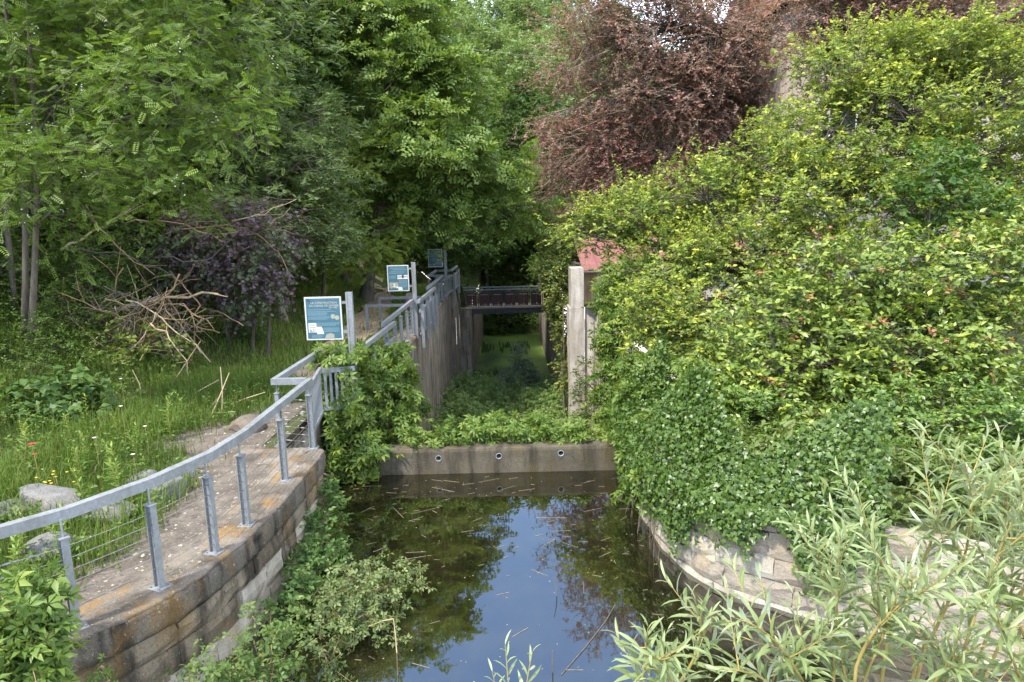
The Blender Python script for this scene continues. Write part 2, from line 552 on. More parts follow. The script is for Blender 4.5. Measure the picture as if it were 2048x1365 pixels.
t_out = np.r_[0, 0.3, 0.6, 1, 1.5, 2, 2.6, 3.2, 4, 5, 6, 7.5, 9, 11, 13, 16, 20, 25, 32, 42, 60, 90, 180]
rows = []
for y in ys:
    x = xl(y) - t_out
    rows.append(np.stack([x, np.full_like(x, y), gh(x, np.full_like(x, y))], 1))
strip(np.array(rows)[:, ::-1])
rows = []
for y in ys:
    x = xr(y) + t_out
    rows.append(np.stack([x, np.full_like(x, y), gh(x, np.full_like(x, y))], 1))
strip(np.array(rows))
yb = np.r_[53.99, 55, 56, 57, 58, 60, 62, 65, 69, 74, 80, 88, 98, 110, 130, 160, 220, 400]
xb = np.r_[-180, -120, -80, -60, -48, -40, -34, -28, -24, -20, -16, -13, -10, -8, -6, -4.5, -3.2, -2.52, -2.5, -1, 1, 2.5, 2.52, 4, 6, 9, 12, 16, 20, 25, 32, 45, 60, 90, 180]
XX, YY = np.meshgrid(xb, yb)
ZZ = gh(XX, YY + 0.011)
strip(np.stack([XX, YY, ZZ], -1))
# bed of the pond and floor of the lock
strip(np.array([[(x, y, -0.9) for x in (-14, -4, 4, 14)] for y in (-12, 0, 6, 12.75)], float))
strip(np.array([[(x, y, -4.55) for x in (-4.2, 0, 4.2)] for y in (12.75, 30, 54.2)], float))
ground = link('ground', np_mesh('ground', np.vstack(GV), np.vstack(GF), mats=[M['ground']], smooth=True))
tag(ground, kind='structure')


def sheet(name, xs, yv, z, m):
    X, Y_ = np.meshgrid(xs, yv)
    V = np.stack([X, Y_, np.full_like(X, z)], -1).reshape(-1, 3)
    k = len(xs)
    i, j = np.meshgrid(np.arange(len(yv) - 1), np.arange(k - 1), indexing='ij')
    a = i * k + j
    F = np.stack([a, a + 1, a + k + 1, a + k], -1).reshape(-1, 4)
    return tag(link(name, np_mesh(name, V, F, mats=[m])), kind='structure')


sheet('pond_water', np.array([-13.0, 0, 13.0]), np.array([-11.0, 0, 12.7]), 0.0, M['water'])
sheet('lock_water', np.array([-3.4, 0, 3.4]), np.array([30.0, 40, 54.1]), -4.3, M['duckweed'])

# trodden path: grit on the quay, then the dirt track along the lock
rows = []
for y in np.arange(3.0, 20, 0.3):
    a = xl(y) - 0.25
    w = 1.25 + 0.3 * math.sin(1.3 * y) - 0.5 * float(sm(10.5, 14, y)) + 0.5 * float(sm(8.5, 10, y))
    x = a - np.linspace(0, 1, 7) * w
    rows.append(np.stack([x, np.full_like(x, y), gh(x, np.full_like(x, y)) + 0.012], 1))
rows = np.array(rows)[:, ::-1]
GV, GF = [], []
strip(rows)
tag(link('path', np_mesh('path', np.vstack(GV), np.vstack(GF), mats=[M['grit']], smooth=True)), kind='structure')
rows = []
for y in np.arange(15.5, 44, 0.5):
    cx = np.interp(y, [15, 20, 23, 32, 36, 44], [-4.7, -5.0, -5.1, -6.0, -7.0, -10])
    x = cx + np.linspace(-0.5, 0.5, 6) * (1.2 + 0.3 * math.sin(2 * y))
    rows.append(np.stack([x, np.full_like(x, y), gh(x, np.full_like(x, y)) + 0.018], 1))
GV, GF = [], []
strip(np.array(rows))
tag(link('dirt_path', np_mesh('dirt_path', np.vstack(GV), np.vstack(GF), mats=[M['track']], smooth=True)), kind='structure')


# ---------------------------------------------------------------- masonry walls
def frames(P):
    T = nrm(np.gradient(P, axis=0))
    return T, np.stack([T[:, 1], -T[:, 0]], 1)      # tangent, normal to the right of travel


def at_s(P, s):
    i = np.clip(s / STEP, 0, len(P) - 1.001)
    k = int(i)
    w = i - k
    T, R = P_fr
    return P[k] * (1 - w) + P[k + 1] * w, R[k]


STEP = 0.06


def stone_block(P, s0, s1, z0, z1, depth, proud, r):
    """one roughly dressed stone of a course that follows P; outer face to the right"""
    nu, nv = (5, 4)
    us = np.linspace(s0 + 0.005, s1 - 0.005, nu)
    vs = np.linspace(z0 + 0.004, z1 - 0.004, nv)
    V, F = [], []
    base = proud + r.uniform(-0.014, 0.014)
    for j, v in enumerate(vs):
        for i, u in enumerate(us):
            p, n = at_s(P, u)
            edge = (i in (0, nu - 1)) or (j in (0, nv - 1))
            o = base + r.normal(0, 0.011) - (0.027 if edge else 0)
            du, dz = (r.normal(0, 0.013), r.normal(0, 0.011)) if edge else (0, 0)
            V.append((p[0] + n[0] * o - n[1] * du, p[1] + n[1] * o + n[0] * du, v + dz))
    m0 = len(V)
    for v in (vs[0], vs[-1]):
        for u in (us[0], us[-1]):
            p, n = at_s(P, u)
            V.append((p[0] - n[0] * depth, p[1] - n[1] * depth, v))
    for j in range(nv - 1):
        for i in range(nu - 1):
            a = j * nu + i
            F.append((a, a + 1, a + nu + 1, a + nu))
    tl, tr = (nv - 1) * nu, nv * nu - 1
    F += [(m0 + 1, m0) + tuple(range(nu)), (m0 + 2, m0 + 3) + tuple(range(tr, tl - 1, -1)),
          (m0, m0 + 2) + tuple(range(tl, -1, -nu)), (m0 + 3, m0 + 1) + tuple(range(nu - 1, tr + 1, nu))]
    return V, F


def masonry(root, P, courses, lens, mats, r, s_from=0.0, s_to=None, depth=0.26):
    global P_fr
    P_fr = frames(P)
    L = (len(P) - 1) * STEP if s_to is None else s_to
    for ci, (z0, z1) in enumerate(courses):
        s = s_from - r.uniform(0, 0.4)
        while s < L - 0.05:
            e = min(L, s + r.uniform(*lens))
            if L - e < 0.2:
                e = L
            V, F = stone_block(P, max(s, s_from), e, z0, z1, depth, 0.0, r)
            mb = MB()
            mb.add(V, F)
            mb.build('stone', mats(ci, s, r), root)
            s = e


def core(root, P, offset, z0, z1, m, s_from=0.0, thick=0.35):
    """hearting behind the face stones"""
    T, R = frames(P)
    k = int(s_from / STEP)
    Q = P[k::3]
    Rr = R[k::3]
    A = Q - Rr * offset
    B = Q - Rr * (offset + thick)
    V = np.vstack([np.c_[A, np.full(len(A), z0)], np.c_[A, np.full(len(A), z1)], np.c_[B, np.full(len(A), z1)], np.c_[B, np.full(len(A), z0)]])
    n = len(A)
    F = []
    for i in range(n - 1):
        for a, b in ((0, 1), (1, 2), (2, 3)):
            F.append((a * n + i, a * n + i + 1, b * n + i + 1, b * n + i))
    link('hearting', np_mesh('hearting', V, np.array(F), mats=[m]), root)


def coping(root, P, prof, m, r, amp, s_from=0.0, name='coping'):
    """rough moulded top that follows P; prof is (outward, z) from the inside over the top to the face"""
    T, R = frames(P)
    k = int(s_from / STEP)
    Q, Rr = P[k:], R[k:]
    n, kx = len(Q), len(prof)
    V = np.zeros((n, kx, 3))
    for j, (o, z) in enumerate(prof):
        V[:, j, :2] = Q + Rr * o
        V[:, j, 2] = z
    low = r.normal(0, 1, (n // 8 + 3, kx))
    idx = np.linspace(0, n // 8 + 1, n)
    wob = np.stack([np.interp(idx, np.arange(low.shape[0]), low[:, j]) for j in range(kx)], 1) + r.normal(0, 0.5, (n, kx))
    V[:, :, 2] += wob * amp * np.array([1 if z > prof[-1][1] + 0.05 else 0.3 for o, z in prof])[None, :]
    V[:, :, :2] += (Rr[:, None, :] * (r.normal(0, 1, (n, kx)) * amp * 0.8)[:, :, None])
    i, j = np.meshgrid(np.arange(n - 1), np.arange(kx - 1), indexing='ij')
    a = i * kx + j
    F = np.stack([a, a + kx, a + kx + 1, a + 1], -1).reshape(-1, 4)
    return link(name, np_mesh(name, V.reshape(-1, 3), F, mats=[m], smooth=True), root)


r1 = np.random.default_rng(11)
quay = thing('quay_wall', 'lichen stained stone quay wall carrying the cable railing beside the pond', 'wall', (-3.05, 9, 0))
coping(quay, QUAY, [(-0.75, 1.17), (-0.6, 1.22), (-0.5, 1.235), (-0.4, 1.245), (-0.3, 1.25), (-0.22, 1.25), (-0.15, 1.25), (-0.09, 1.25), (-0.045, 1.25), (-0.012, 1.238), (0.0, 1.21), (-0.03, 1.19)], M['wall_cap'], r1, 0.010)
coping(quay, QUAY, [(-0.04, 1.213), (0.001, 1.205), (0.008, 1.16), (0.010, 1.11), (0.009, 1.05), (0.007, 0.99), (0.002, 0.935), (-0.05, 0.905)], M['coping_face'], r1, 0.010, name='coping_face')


def quay_mats(ci, s, r):
    y = np.interp(s, np.arange(len(QUAY)) * STEP, QUAY[:, 1])
    return M['stone_dark'] if ci < 1 or (ci == 1 and r.random() < 0.75) else M['stone_pale']


masonry(quay, QUAY, [(0.66, 0.905), (0.36, 0.66), (0.02, 0.36), (-0.32, 0.02)], (0.45, 1.25), quay_mats, r1, s_from=2.4)
core(quay, QUAY, 0.06, -0.9, 1.12, M['stone_dark'])

r2 = np.random.default_rng(12)
bank = thing('basin_wall', 'curved cream limestone basin wall half hidden by hanging ivy', 'wall', (2.1, 9.5, 0))
masonry(bank, BANK, [(0.98, 1.27), (0.66, 0.98), (0.36, 0.66), (0.08, 0.36), (-0.28, 0.08)], (0.5, 1.05), lambda ci, s, r: M['stone_cream'] if ci < 4 and r.random() < 0.85 else M['stone_pale'], r2)
core(bank, BANK, 0.06, -0.9, 1.22, M['stone_pale'])

# the dam across the head of the lock, with three overflow pipes
dam = thing('dam_wall', 'low damp concrete dam with three round overflow pipes', 'dam', (-0.7, 12.5, 0))
mb = MB()
xs = np.linspace(-3.75, 2.32, 42)
prof = [(12.50, -0.9), (12.50, 0.0), (12.50, 0.44), (12.515, 0.485), (12.55, 0.50), (12.80, 0.50), (12.85, 0.46), (12.87, -4.6)]
V = []
for x in xs:
    for (y, z) in prof:
        V.append((x, y + (r2.normal(0, 0.004) if z > 0.45 else 0), z + (r2.normal(0, 0.005) if z > 0.45 else 0)))
F = []
k = len(prof)
for i in range(len(xs) - 1):
    for j in range(k - 1):
        F.append((i * k + j, (i + 1) * k + j, (i + 1) * k + j + 1, i * k + j + 1))
    F.append((i * k + k - 1, (i + 1) * k + k - 1, (i + 1) * k, i * k))
F.append(tuple(range(k)))
F.append(tuple((len(xs) - 1) * k + q for q in reversed(range(k))))
mb.add(V, F)
body = mb.build('dam_body', M['dam'], dam)
PIPES = [(-1.46, 0.315), (-0.30, 0.335), (0.89, 0.365)]
cutters = []
for (x, z) in PIPES:
    c = MB().tube([(x, 12.2, z), (x, 13.2, z)], 0.060, 20)
    co = c.build('cutter', M['dam'])
    cutters.append(co)
    md = body.modifiers.new('hole', 'BOOLEAN')
    md.object = co
    md.operation = 'DIFFERENCE'
    md.solver = 'EXACT'
bpy.context.view_layer.update()
dg = bpy.context.evaluated_depsgraph_get()
me = bpy.data.meshes.new_from_object(body.evaluated_get(dg))
body.modifiers.clear()
body.data = me
for co in cutters:
    bpy.data.objects.remove(co)
for (x, z) in PIPES:
    V1, F1 = tube(np.array([(x, 12.488, z), (x, 12.88, z)]), 0.059, 20)
    V2, F2 = tube(np.array([(x, 12.488, z), (x, 12.88, z)]), 0.051, 20)
    mb = MB()
    mb.add(V1, F1)
    mb.add(V2, F2)
    for e in (0, 20):
        mb.f += [(e + i, e + (i + 1) % 20, 40 + e + (i + 1) % 20, 40 + e + i) for i in range(20)]
    mb.build('pipe', M['zinc'], dam)


# ---------------------------------------------------------------- the lock chamber
def board_wall(root, segs, z0, z1, m, r, name='wall_face'):
    """upright concrete face cast against boards of uneven width; segs is a plan polyline"""
    pts = []
    for (a, b) in zip(segs[:-1], segs[1:]):
        a, b = np.array(a, float), np.array(b, float)
        L = np.linalg.norm(b - a)
        t = (b - a) / L
        n = np.array([t[1], -t[0]])
        s = 0.0
        while s < L - 1e-6:
            e = min(L, s + r.uniform(0.12, 0.26))
            o = r.uniform(-0.012, 0.012)
            g = 0.006
            pts += [a + t * (s + g) + n * o, a + t * (e - g) + n * o]
            s = e
    pts = np.array(pts)
    zs = np.linspace(z0, z1, 9)
    V = np.concatenate([np.c_[pts, np.full(len(pts), z)] for z in zs])
    n = len(pts)
    i, j = np.meshgrid(np.arange(len(zs) - 1), np.arange(n - 1), indexing='ij')
    a = i * n + j
    F = np.stack([a, a + 1, a + n + 1, a + n], -1).reshape(-1, 4)
    return link(name, np_mesh(name, V, F, mats=[m]), root)


r3 = np.random.default_rng(13)
llw = thing('lock_wall', 'tall board marked concrete lock wall on the side of the railings', 'wall', (-3.05, 25, -4.4))
board_wall(llw, [(-4.4, 13.45), (-3.03, 13.45), (-3.03, 34.1), (-3.7, 34.1), (-3.7, 35.3), (-3.03, 35.3), (-3.03, 36.9)], -4.6, 1.12, M['lock_wall'], r3)
board_wall(llw, [(-3.03, 36.9), (-3.03, 39.2)], -4.6, 0.2, M['lock_wall'], r3)
board_wall(llw, [(-3.03, 39.2), (-2.35, 39.2), (-2.25, 54.1)], -4.6, -0.35, M['lock_wall'], r3)
board_wall(llw, [(-3.7, 10.6), (-3.7, 13.45)], -0.9, 1.2, M['lock_wall'], r3, 'recess_face')
for (ya, yb_) in ((13.45, 34.08), (35.3, 36.9)):
    P = np.stack([np.full(int((yb_ - ya) / STEP), -3.03), np.linspace(ya, yb_, int((yb_ - ya) / STEP))], 1)
    coping(llw, P, [(-0.62, 1.2), (-0.5, 1.23), (-0.3, 1.25), (-0.12, 1.25), (-0.03, 1.235), (0.015, 1.19), (0.02, 1.12), (0.0, 1.09)], M['wall_cap'], r3, 0.013)
# steps down to the bridge
for i in range(8):
    z = 1.2 - i * 0.19
    MB().box((-4.3, 36.9 + i * 0.3, z - 0.6), (-3.035, 37.2 + i * 0.3, z)).build('step', M['lock_wall'], llw)

rlw = thing('lock_wall', 'concrete lock wall opposite the railings with an ivy hung pale pier', 'wall', (2.4, 25, -4.4))
board_wall(rlw, [(2.2, 54.1), (2.2, 28.3)], -4.6, 1.15, M['lock_wall'], r3)
board_wall(rlw, [(2.95, 27.25), (3.42, 27.25), (3.42, 14.0), (2.3, 14.0), (2.3, 12.9)], -4.6, 1.25, M['pillar'], r3, 'recess_face')
pm = MB()
zs = np.linspace(-4.6, 1.22, 14)
for i in range(len(zs) - 1):
    j = r3.normal(0, 0.006, 4)
    pm.box((2.32 + 0.05 * (1.2 - zs[i]) / 6 + j[0], 27.15, zs[i]), (2.94 + j[1], 28.4, zs[i + 1] - 0.004))
pm.build('pier', M['pillar'], rlw)
pm = MB()
pm.box((2.40, 27.19, 1.222), (2.91, 28.3, 2.80))
pm.build('pier_top', M['pillar'], rlw)

# shed with a red sheet roof beside the lock
shed = thing('shed', 'low shed with faded red sheet roof and zinc gutter beside the lock', 'shed', (6.4, 30, 1.25))
MB().box((3.12, 28.12, 1.2), (10.2, 35.4, 2.62)).build('wall', M['shed_wall'], shed)
for i in range(27):
    x = 3.02 + i * 0.265
    MB().box((x, 28.08 + random.uniform(-0.008, 0.008), 1.24), (x + 0.25, 28.115, 2.56)).build('plank', M['shed_wall'] if i > 1 else M['bark_dead'], shed)
for i in range(8):
    x = 2.92 + i * 0.94
    mb = MB()
    V, F = [], []
    for j, (yy, zz) in enumerate(((27.78, 2.66), (31.9, 3.86))):
        for q in range(13):
            V.append((x + q * 0.93 / 12, yy, zz + (0.035 if q % 4 == 0 else 0.0) + 0.004 * (i % 2)))
    for q in range(12):
        F.append((q, q + 1, 13 + q + 1, 13 + q))
    V2 = [(a, b, c - 0.02) for a, b, c in V]
    mb.add(V, F)
    mb.add(V2, [f[::-1] for f in F])
    mb.build('roof_sheet', M['red_roof'], shed)
mb = MB()
V, F = [], []
for q in range(2):
    for a in np.linspace(math.pi, 2 * math.pi, 8):
        V.append((2.95 + q * 7.4, 27.74 + 0.065 * math.cos(a), 2.635 + 0.065 * math.sin(a)))
F = [(i, i + 1, 8 + i + 1, 8 + i) for i in range(7)]
mb.add(V, F)
mb.build('gutter', M['zinc'], shed)
MB().box((2.92, 27.9, 2.56), (10.3, 28.06, 2.63)).build('fascia', M['shed_wall'], shed)
mb = MB()
mb.add([(2.92, 31.9, 3.85), (10.4, 31.9, 3.85), (10.4, 35.9, 2.66), (2.92, 35.9, 2.66)], [(0, 1, 2, 3)])
mb.build('roof_back', M['red_roof'], shed)

# pale house behind the trees
house = thing('house', 'tall pale rendered house glimpsed behind the trees', 'house', (18.5, 36, 1.25))
MB().box((12.2, 31.2, 1.2), (25.5, 42, 13.6)).build('wall', M['house_wall'], house)
MB().box((12.12, 31.08, 6.55), (25.6, 31.2, 6.75)).build('ledge', M['house_wall'], house)
mb = MB()
mb.add([(11.8, 30.7, 13.55), (25.9, 30.7, 13.55), (25.9, 36.6, 16.2), (11.8, 36.6, 16.2), (25.9, 42.4, 13.55), (11.8, 42.4, 13.55)], [(0, 1, 2, 3), (3, 2, 4, 5), (1, 4, 2), (0, 3, 5)])
mb.build('roof', M['roof_tile'], house)
for (x, z) in ((14.2, 8.0), (18.0, 8.0), (21.8, 8.0), (14.2, 3.6), (18.0, 3.6), (21.8, 3.6)):
    w = MB().box((x, 31.17, z), (x + 1.1, 31.195, z + 1.6)).build('window', M['glass_dark'], house)
    mb = MB()
    for b in (((x - 0.08, 31.14, z - 0.08), (x, 31.199, z + 1.68)), ((x + 1.1, 31.14, z - 0.08), (x + 1.18, 31.199, z + 1.68)), ((x, 31.14, z + 1.6), (x + 1.1, 31.199, z + 1.68)), ((x, 31.14, z - 0.08), (x + 1.1, 31.199, z))):
        mb.box(*b)
    mb.build('frame', M['sign_white'], w)

# footbridge over the lower lock
br = thing('footbridge', 'small footbridge with maroon side boards spanning the lock', 'bridge', (0, 40.6, -0.6))
MB().box((-3.1, 40.0, -0.40), (3.0, 41.6, -0.30)).build('deck', M['deck_wood'], br)
MB().box((-3.1, 40.06, -0.72), (3.0, 40.2, -0.405)).build('beam', M['beam'], br)
MB().box((-3.1, 41.4, -0.72), (3.0, 41.54, -0.405)).build('beam', M['beam'], br)
MB().box((-3.0, 40.0, 0.68), (3.0, 40.07, 0.74)).build('top_rail', M['galv'], br)
MB().box((-3.0, 40.01, 0.56), (3.0, 40.05, 0.60)).build('rail', M['beam'], br)
MB().box((-3.0, 41.5, 0.68), (3.0, 41.57, 0.74)).build('top_rail', M['galv'], br)
for i in range(8):
    x = -2.7 + i * 0.76
    MB().box((x - 0.02, 40.01, -0.72), (x + 0.025, 40.05, 0.68)).build('post', M['beam'], br)
    MB().box((x + 0.07, 40.02, -0.26), (x + 0.40, 40.045, 0.54)).build('side_board', M['maroon'], br)
    MB().box((x + 0.43, 40.02, -0.26), (x + 0.68, 40.045, 0.54)).build('side_board', M['maroon'], br)
    MB().box((x + 0.15, 40.006, -0.22), (x + 0.60, 40.018, -0.18)).build('bracket', M['galv'], br)
    MB().box((x + 0.15, 40.006, 0.40), (x + 0.60, 40.018, 0.44)).build('bracket', M['galv'], br)

# ---------------------------------------------------------------- railings
pm = MB()
pm.box((-0.035, -0.004, 0), (0.035, 0.004, 0.875))
pm.box((-0.043, -0.032, 0), (-0.035, 0.032, 0.875))
pm.box((0.035, -0.032, 0), (0.043, 0.032, 0.875))
post_me = pm.mesh('post', M['galv'])
base_me = MB().box((-0.085, -0.085, -0.002), (0.085, 0.085, 0.014)).mesh('base_plate', M['galv'])
cap_me = MB().box((-0.052, -0.042, 0.877), (0.052, 0.042, 0.888)).mesh('cap_plate', M['galv'])
bm_ = MB()
bm_.tube([(0, 0, 0.888), (0.004, 0, 0.93), (0, 0, 1.05)], 0.011, 8)
rod_me = bm_.mesh('rod', M['galv'])
bm_ = MB()
bm_.tube([(0, 0, 0.013), (0, 0, 0.032)], 0.009, 6)
bolt_me = bm_.mesh('bolt', M['galv'])


def add_post(root, x, y, z, ang, plate=True, drop=0.0):
    """H section post; its web stands across the line of the rail"""
    W = Matrix.Translation((x, y, z)) @ Matrix.Rotation(ang, 4, 'Z')
    me_ = post_me
    p = link('post', me_, root, W)
    link('cap_plate', cap_me, p, W)
    link('rod', rod_me, p, W)
    if plate:
        link('base_plate', base_me, p, W)
        for (a, b) in ((-0.06, -0.06), (0.06, -0.06), (0.06, 0.06), (-0.06, 0.06)):
            link('bolt', bolt_me, p, W @ Matrix.Translation((a, b, 0)))
    if drop:
        W2 = Matrix.Translation((x, y, z - drop)) @ Matrix.Rotation(ang, 4, 'Z') @ Matrix.Diagonal((1, 1, drop / 0.875 - 0.002, 1))
        link('post_foot', post_me, p, W2)
    return p


def railing(label, rail, posts, cables=True, z=1.25, ends=None, rail_z=2.33, group=None, drop=0.0):
    root = thing('railing', label, 'railing', (rail[0][0], rail[0][1], z), group)
    mb = MB()
    mb.sweep([(x, y, rail_z) for x, y in rail], 0.085, 0.10)
    mb.build('handrail', M['galv'], root)
    Pp = np.array(posts, float)
    for i, (x, y) in enumerate(posts):
        a = Pp[min(i + 1, len(Pp) - 1)] - Pp[max(i - 1, 0)]
        add_post(root, x, y, z, math.atan2(a[1], a[0]) + math.pi / 2, plate=not drop, drop=drop)
    if cables:
        for k in range(7):
            zz = z + 0.10 + 0.115 * k
            pts = []
            for i in range(len(Pp)):
                pts.append((Pp[i][0], Pp[i][1], zz))
                if i < len(Pp) - 1:
                    m_ = (Pp[i] + Pp[i + 1]) / 2
                    pts.append((m_[0], m_[1], zz - 0.004))
            mb = MB()
            mb.tube(pts, 0.0042, 5)
            c_ = mb.build('cable', M['cable'], root)
            if ends:
                t = nrm(Pp[ends] - Pp[ends - 1])
                mb = MB()
                q = Pp[ends] - t * (0.45 + 0.06 * (k % 3))
                mb.tube([(q[0], q[1], zz), (q[0] + t[0] * 0.12, q[1] + t[1] * 0.12, zz)], 0.010, 6)
                mb.tube([(q[0] + t[0] * 0.19, q[1] + t[1] * 0.19, zz), (q[0] + t[0] * 0.22, q[1] + t[1] * 0.22, zz)], 0.011, 6)
                mb.build('turnbuckle', M['galv'], c_)
    return root


near = railing('grey steel railing with kinked handrail and wire cables along the quay wall',
               [(-6.7, 3.15), (-5.6, 4.18), (-4.31, 5.37), (-3.99, 5.72), (-3.6, 6.40), (-3.34, 7.16), (-3.255, 7.92), (-3.25, 9.27), (-3.24, 10.64)],
               [(-6.3, 3.5), (-5.2, 4.52), (-4.0, 5.64), (-3.585, 6.32), (-3.34, 7.04), (-3.245, 7.72), (-3.245, 9.15), (-3.235, 10.50)], ends=2)
corner = railing('set back grey handrail jogging behind the end of the quay railing', [(-3.30, 10.64), (-3.82, 10.66), (-3.76, 13.1), (-3.05, 13.15)], [(-3.80, 10.68)], False)
for k in range(7):
    zz = 1.35 + 0.115 * k
    mb = MB()
    mb.tube([(-3.26, 10.51, zz), (-3.78, 10.68, zz)], 0.0042, 5)
    c_ = mb.build('cable', M['cable'], corner)
    mb = MB()
    mb.tube([(-3.36, 10.545, zz), (-3.41, 10.56, zz)], 0.011, 6)
    mb.tube([(-3.60, 10.62, zz), (-3.70, 10.655, zz)], 0.010, 6)
    mb.build('turnbuckle', M['galv'], c_)


def bar_panel(label, a, b, ztop, zbot, n, legs=(), cat='railing', bw=0.03, infill=True):
    """flat framed panel of upright bars"""
    root = thing('bar_railing', label, cat, (a[0], a[1], zbot))
    a, b = np.array(a, float), np.array(b, float)
    MB().bar((*a, ztop), (*b, ztop), 0.05, 0.09).build('top_rail', M['galv'], root)
    MB().bar((*a, zbot), (*b, zbot), 0.05, 0.06).build('bottom_rail', M['galv'], root)
    t = nrm(b - a)
    ang = math.atan2(t[1], t[0])
    bme = MB().box((-bw / 2, -0.006, zbot + 0.031), (bw / 2, 0.006, ztop - 0.046)).mesh('bar', M['galv'])
    if infill:
        for i in range(n):
            p = a + (b - a) * (i + 0.5) / n
            link('bar', bme, root, Matrix.Translation((p[0], p[1], 0)) @ Matrix.Rotation(ang, 4, 'Z'))
    for f, z0, z1 in legs:
        p = a + (b - a) * f
        mb = MB()
        q = p + np.array([t[1], -t[0]]) * 0.075
        Wm = Matrix.Translation((q[0], q[1], 0)) @ Matrix.Rotation(ang, 4, 'Z')
        mb.box((-0.06, -0.045, z0), (0.06, 0.045, z1), Wm)
        mb.build('upright', M['galv'], root)
    return root


bar_panel('grey gate panel of close upright bars behind the corner of the quay railing', (-3.33, 10.72), (-3.56, 12.35), 2.14, 1.36, 20)
bar_panel('short grey bar panel half swallowed by creeper at the lock head', (-3.56, 12.45), (-2.98, 12.6), 2.1, 1.36, 6, bw=0.05)
lockside = 'grey handrails along the lock edge'
b_ = railing('short grey handrail rising out of the creeper at the lock head', [(-3.0, 13.5), (-2.97, 14.24), (-2.90, 16.7)], [(-3.0, 14.6), (-2.95, 15.9)], False, group=lockside)
bar_panel('grey bar panel with low top rail just above the creeper', (-2.98, 14.2), (-2.9, 16.75), 1.95, 1.15, 16)
railing('grey cable railing standing on the lock coping before the middle sign post', [(-3.15, 16.5), (-3.11, 21.4)], [(-3.17, 17.0), (-3.17, 18.3), (-3.16, 19.3), (-3.15, 20.4), (-3.14, 21.4)], group=lockside, ends=4)
pc = bar_panel('grey sheet panel bolted outside the lock edge with hanging uprights', (-2.86, 21.15), (-2.82, 25.1), 2.02, 1.30, 14, legs=((0.02, 0.86, 2.22), (0.36, 0.95, 2.15), (0.7, 0.95, 2.15), (0.97, 0.95, 2.15)))
MB().box((-2.86, 21.35, 1.335), (-2.845, 24.9, 1.975)).build('sheet', M['galv'], pc)
MB().sweep([(-2.88, 21.05, 2.33), (-2.82, 25.25, 2.33)], 0.085, 0.10).build('handrail', M['galv'], pc)
for yy in (21.9, 23.0, 24.1):
    MB().box((-2.89, yy - 0.03, 2.06), (-2.83, yy + 0.03, 2.28)).build('bracket', M['galv'], pc)
railing('far grey cable railing leading to the last sign', [(-3.1, 25.2), (-3.08, 30.9)], [(-3.12, 25.5), (-3.12, 26.8), (-3.11, 28.1), (-3.11, 29.4), (-3.1, 30.7)], group=lockside)
railing('far grey handrail stepping back from the lock edge under the last sign', [(-3.12, 30.95), (-3.74, 31.0), (-3.70, 34.0), (-2.96, 33.95)], [(-3.72, 31.1), (-3.68, 33.8)], False)
bar_panel('far grey gate panel of upright bars facing the pond', (-3.05, 31.0), (-2.9, 33.9), 2.1, 1.36, 14)
bar_panel('far grey bar panel across the second gate recess', (-3.66, 33.9), (-2.98, 34.0), 2.08, 1.36, 7, bw=0.05)
pf = bar_panel('grey sheet panel at the far end of the lock railings', (-2.9, 34.15), (-2.86, 36.9), 2.02, 1.30, 9, legs=((0.03, 0.6, 2.2), (0.97, 0.9, 2.2)))
MB().box((-2.895, 34.3, 1.335), (-2.88, 36.8, 1.975)).build('sheet', M['galv'], pf)
MB().sweep([(-2.95, 34.1, 2.33), (-2.88, 37.0, 2.33)], 0.085, 0.10).build('handrail', M['galv'], pf)
st = thing('railing', 'grey stair railing running down to the footbridge', 'railing', (-2.95, 37, 1.2))
MB().bar((-2.95, 37.0, 2.2), (-2.95, 39.6, 0.75), 0.05, 0.05).build('handrail', M['galv'], st)
for i in range(6):
    y = 37.2 + i * 0.45
    zt = 2.2 - (y - 37.0) * 1.45 / 2.6
    MB().box((-2.965, y - 0.02, zt - 1.1), (-2.935, y + 0.02, zt - 0.02)).build('post', M['galv'], st)

# two low hoop barriers across the path
for (y, xa, xb_, z, lb) in ((22.8, -4.86, -3.28, 2.02, 'nearer grey hoop barrier standing across the dirt path'), (25.05, -4.84, -3.34, 2.02, 'farther grey hoop barrier standing across the dirt path')):
    bt = thing('barrier', lb, 'barrier', (xa, y, 1.25), 'hoop barriers on the path')
    MB().box((xa - 0.04, y - 0.04, 1.15), (xa + 0.04, y + 0.04, z - 0.04)).build('leg', M['galv'], bt)
    MB().box((xb_ - 0.04, y - 0.04, 1.15), (xb_ + 0.04, y + 0.04, z - 0.04)).build('leg', M['galv'], bt)
    MB().box((xa - 0.042, y - 0.042, z - 0.04), (xb_ + 0.042, y + 0.042, z + 0.045)).build('top_bar', M['galv'], bt)


# ---------------------------------------------------------------- information boards
def text(parent, body, x, y, z, size, m, align='CENTER', sx=1.0):
    cu = bpy.data.curves.new('lettering', 'FONT')
    cu.body = body
    cu.size = size
    cu.align_x = align
    cu.extrude = 0.0006
    cu.materials.append(m)
    tmp = bpy.data.objects.new('lettering_curve', cu)
    me_ = bpy.data.meshes.new_from_object(tmp)
    me_.materials.clear()
    me_.materials.append(m)
    bpy.data.objects.remove(tmp)
    return link('lettering', me_, parent, Matrix.Translation((x, y, z)) @ Matrix.Rotation(math.pi / 2, 4, 'X') @ Matrix.Diagonal((sx, 1, 1, 1)))


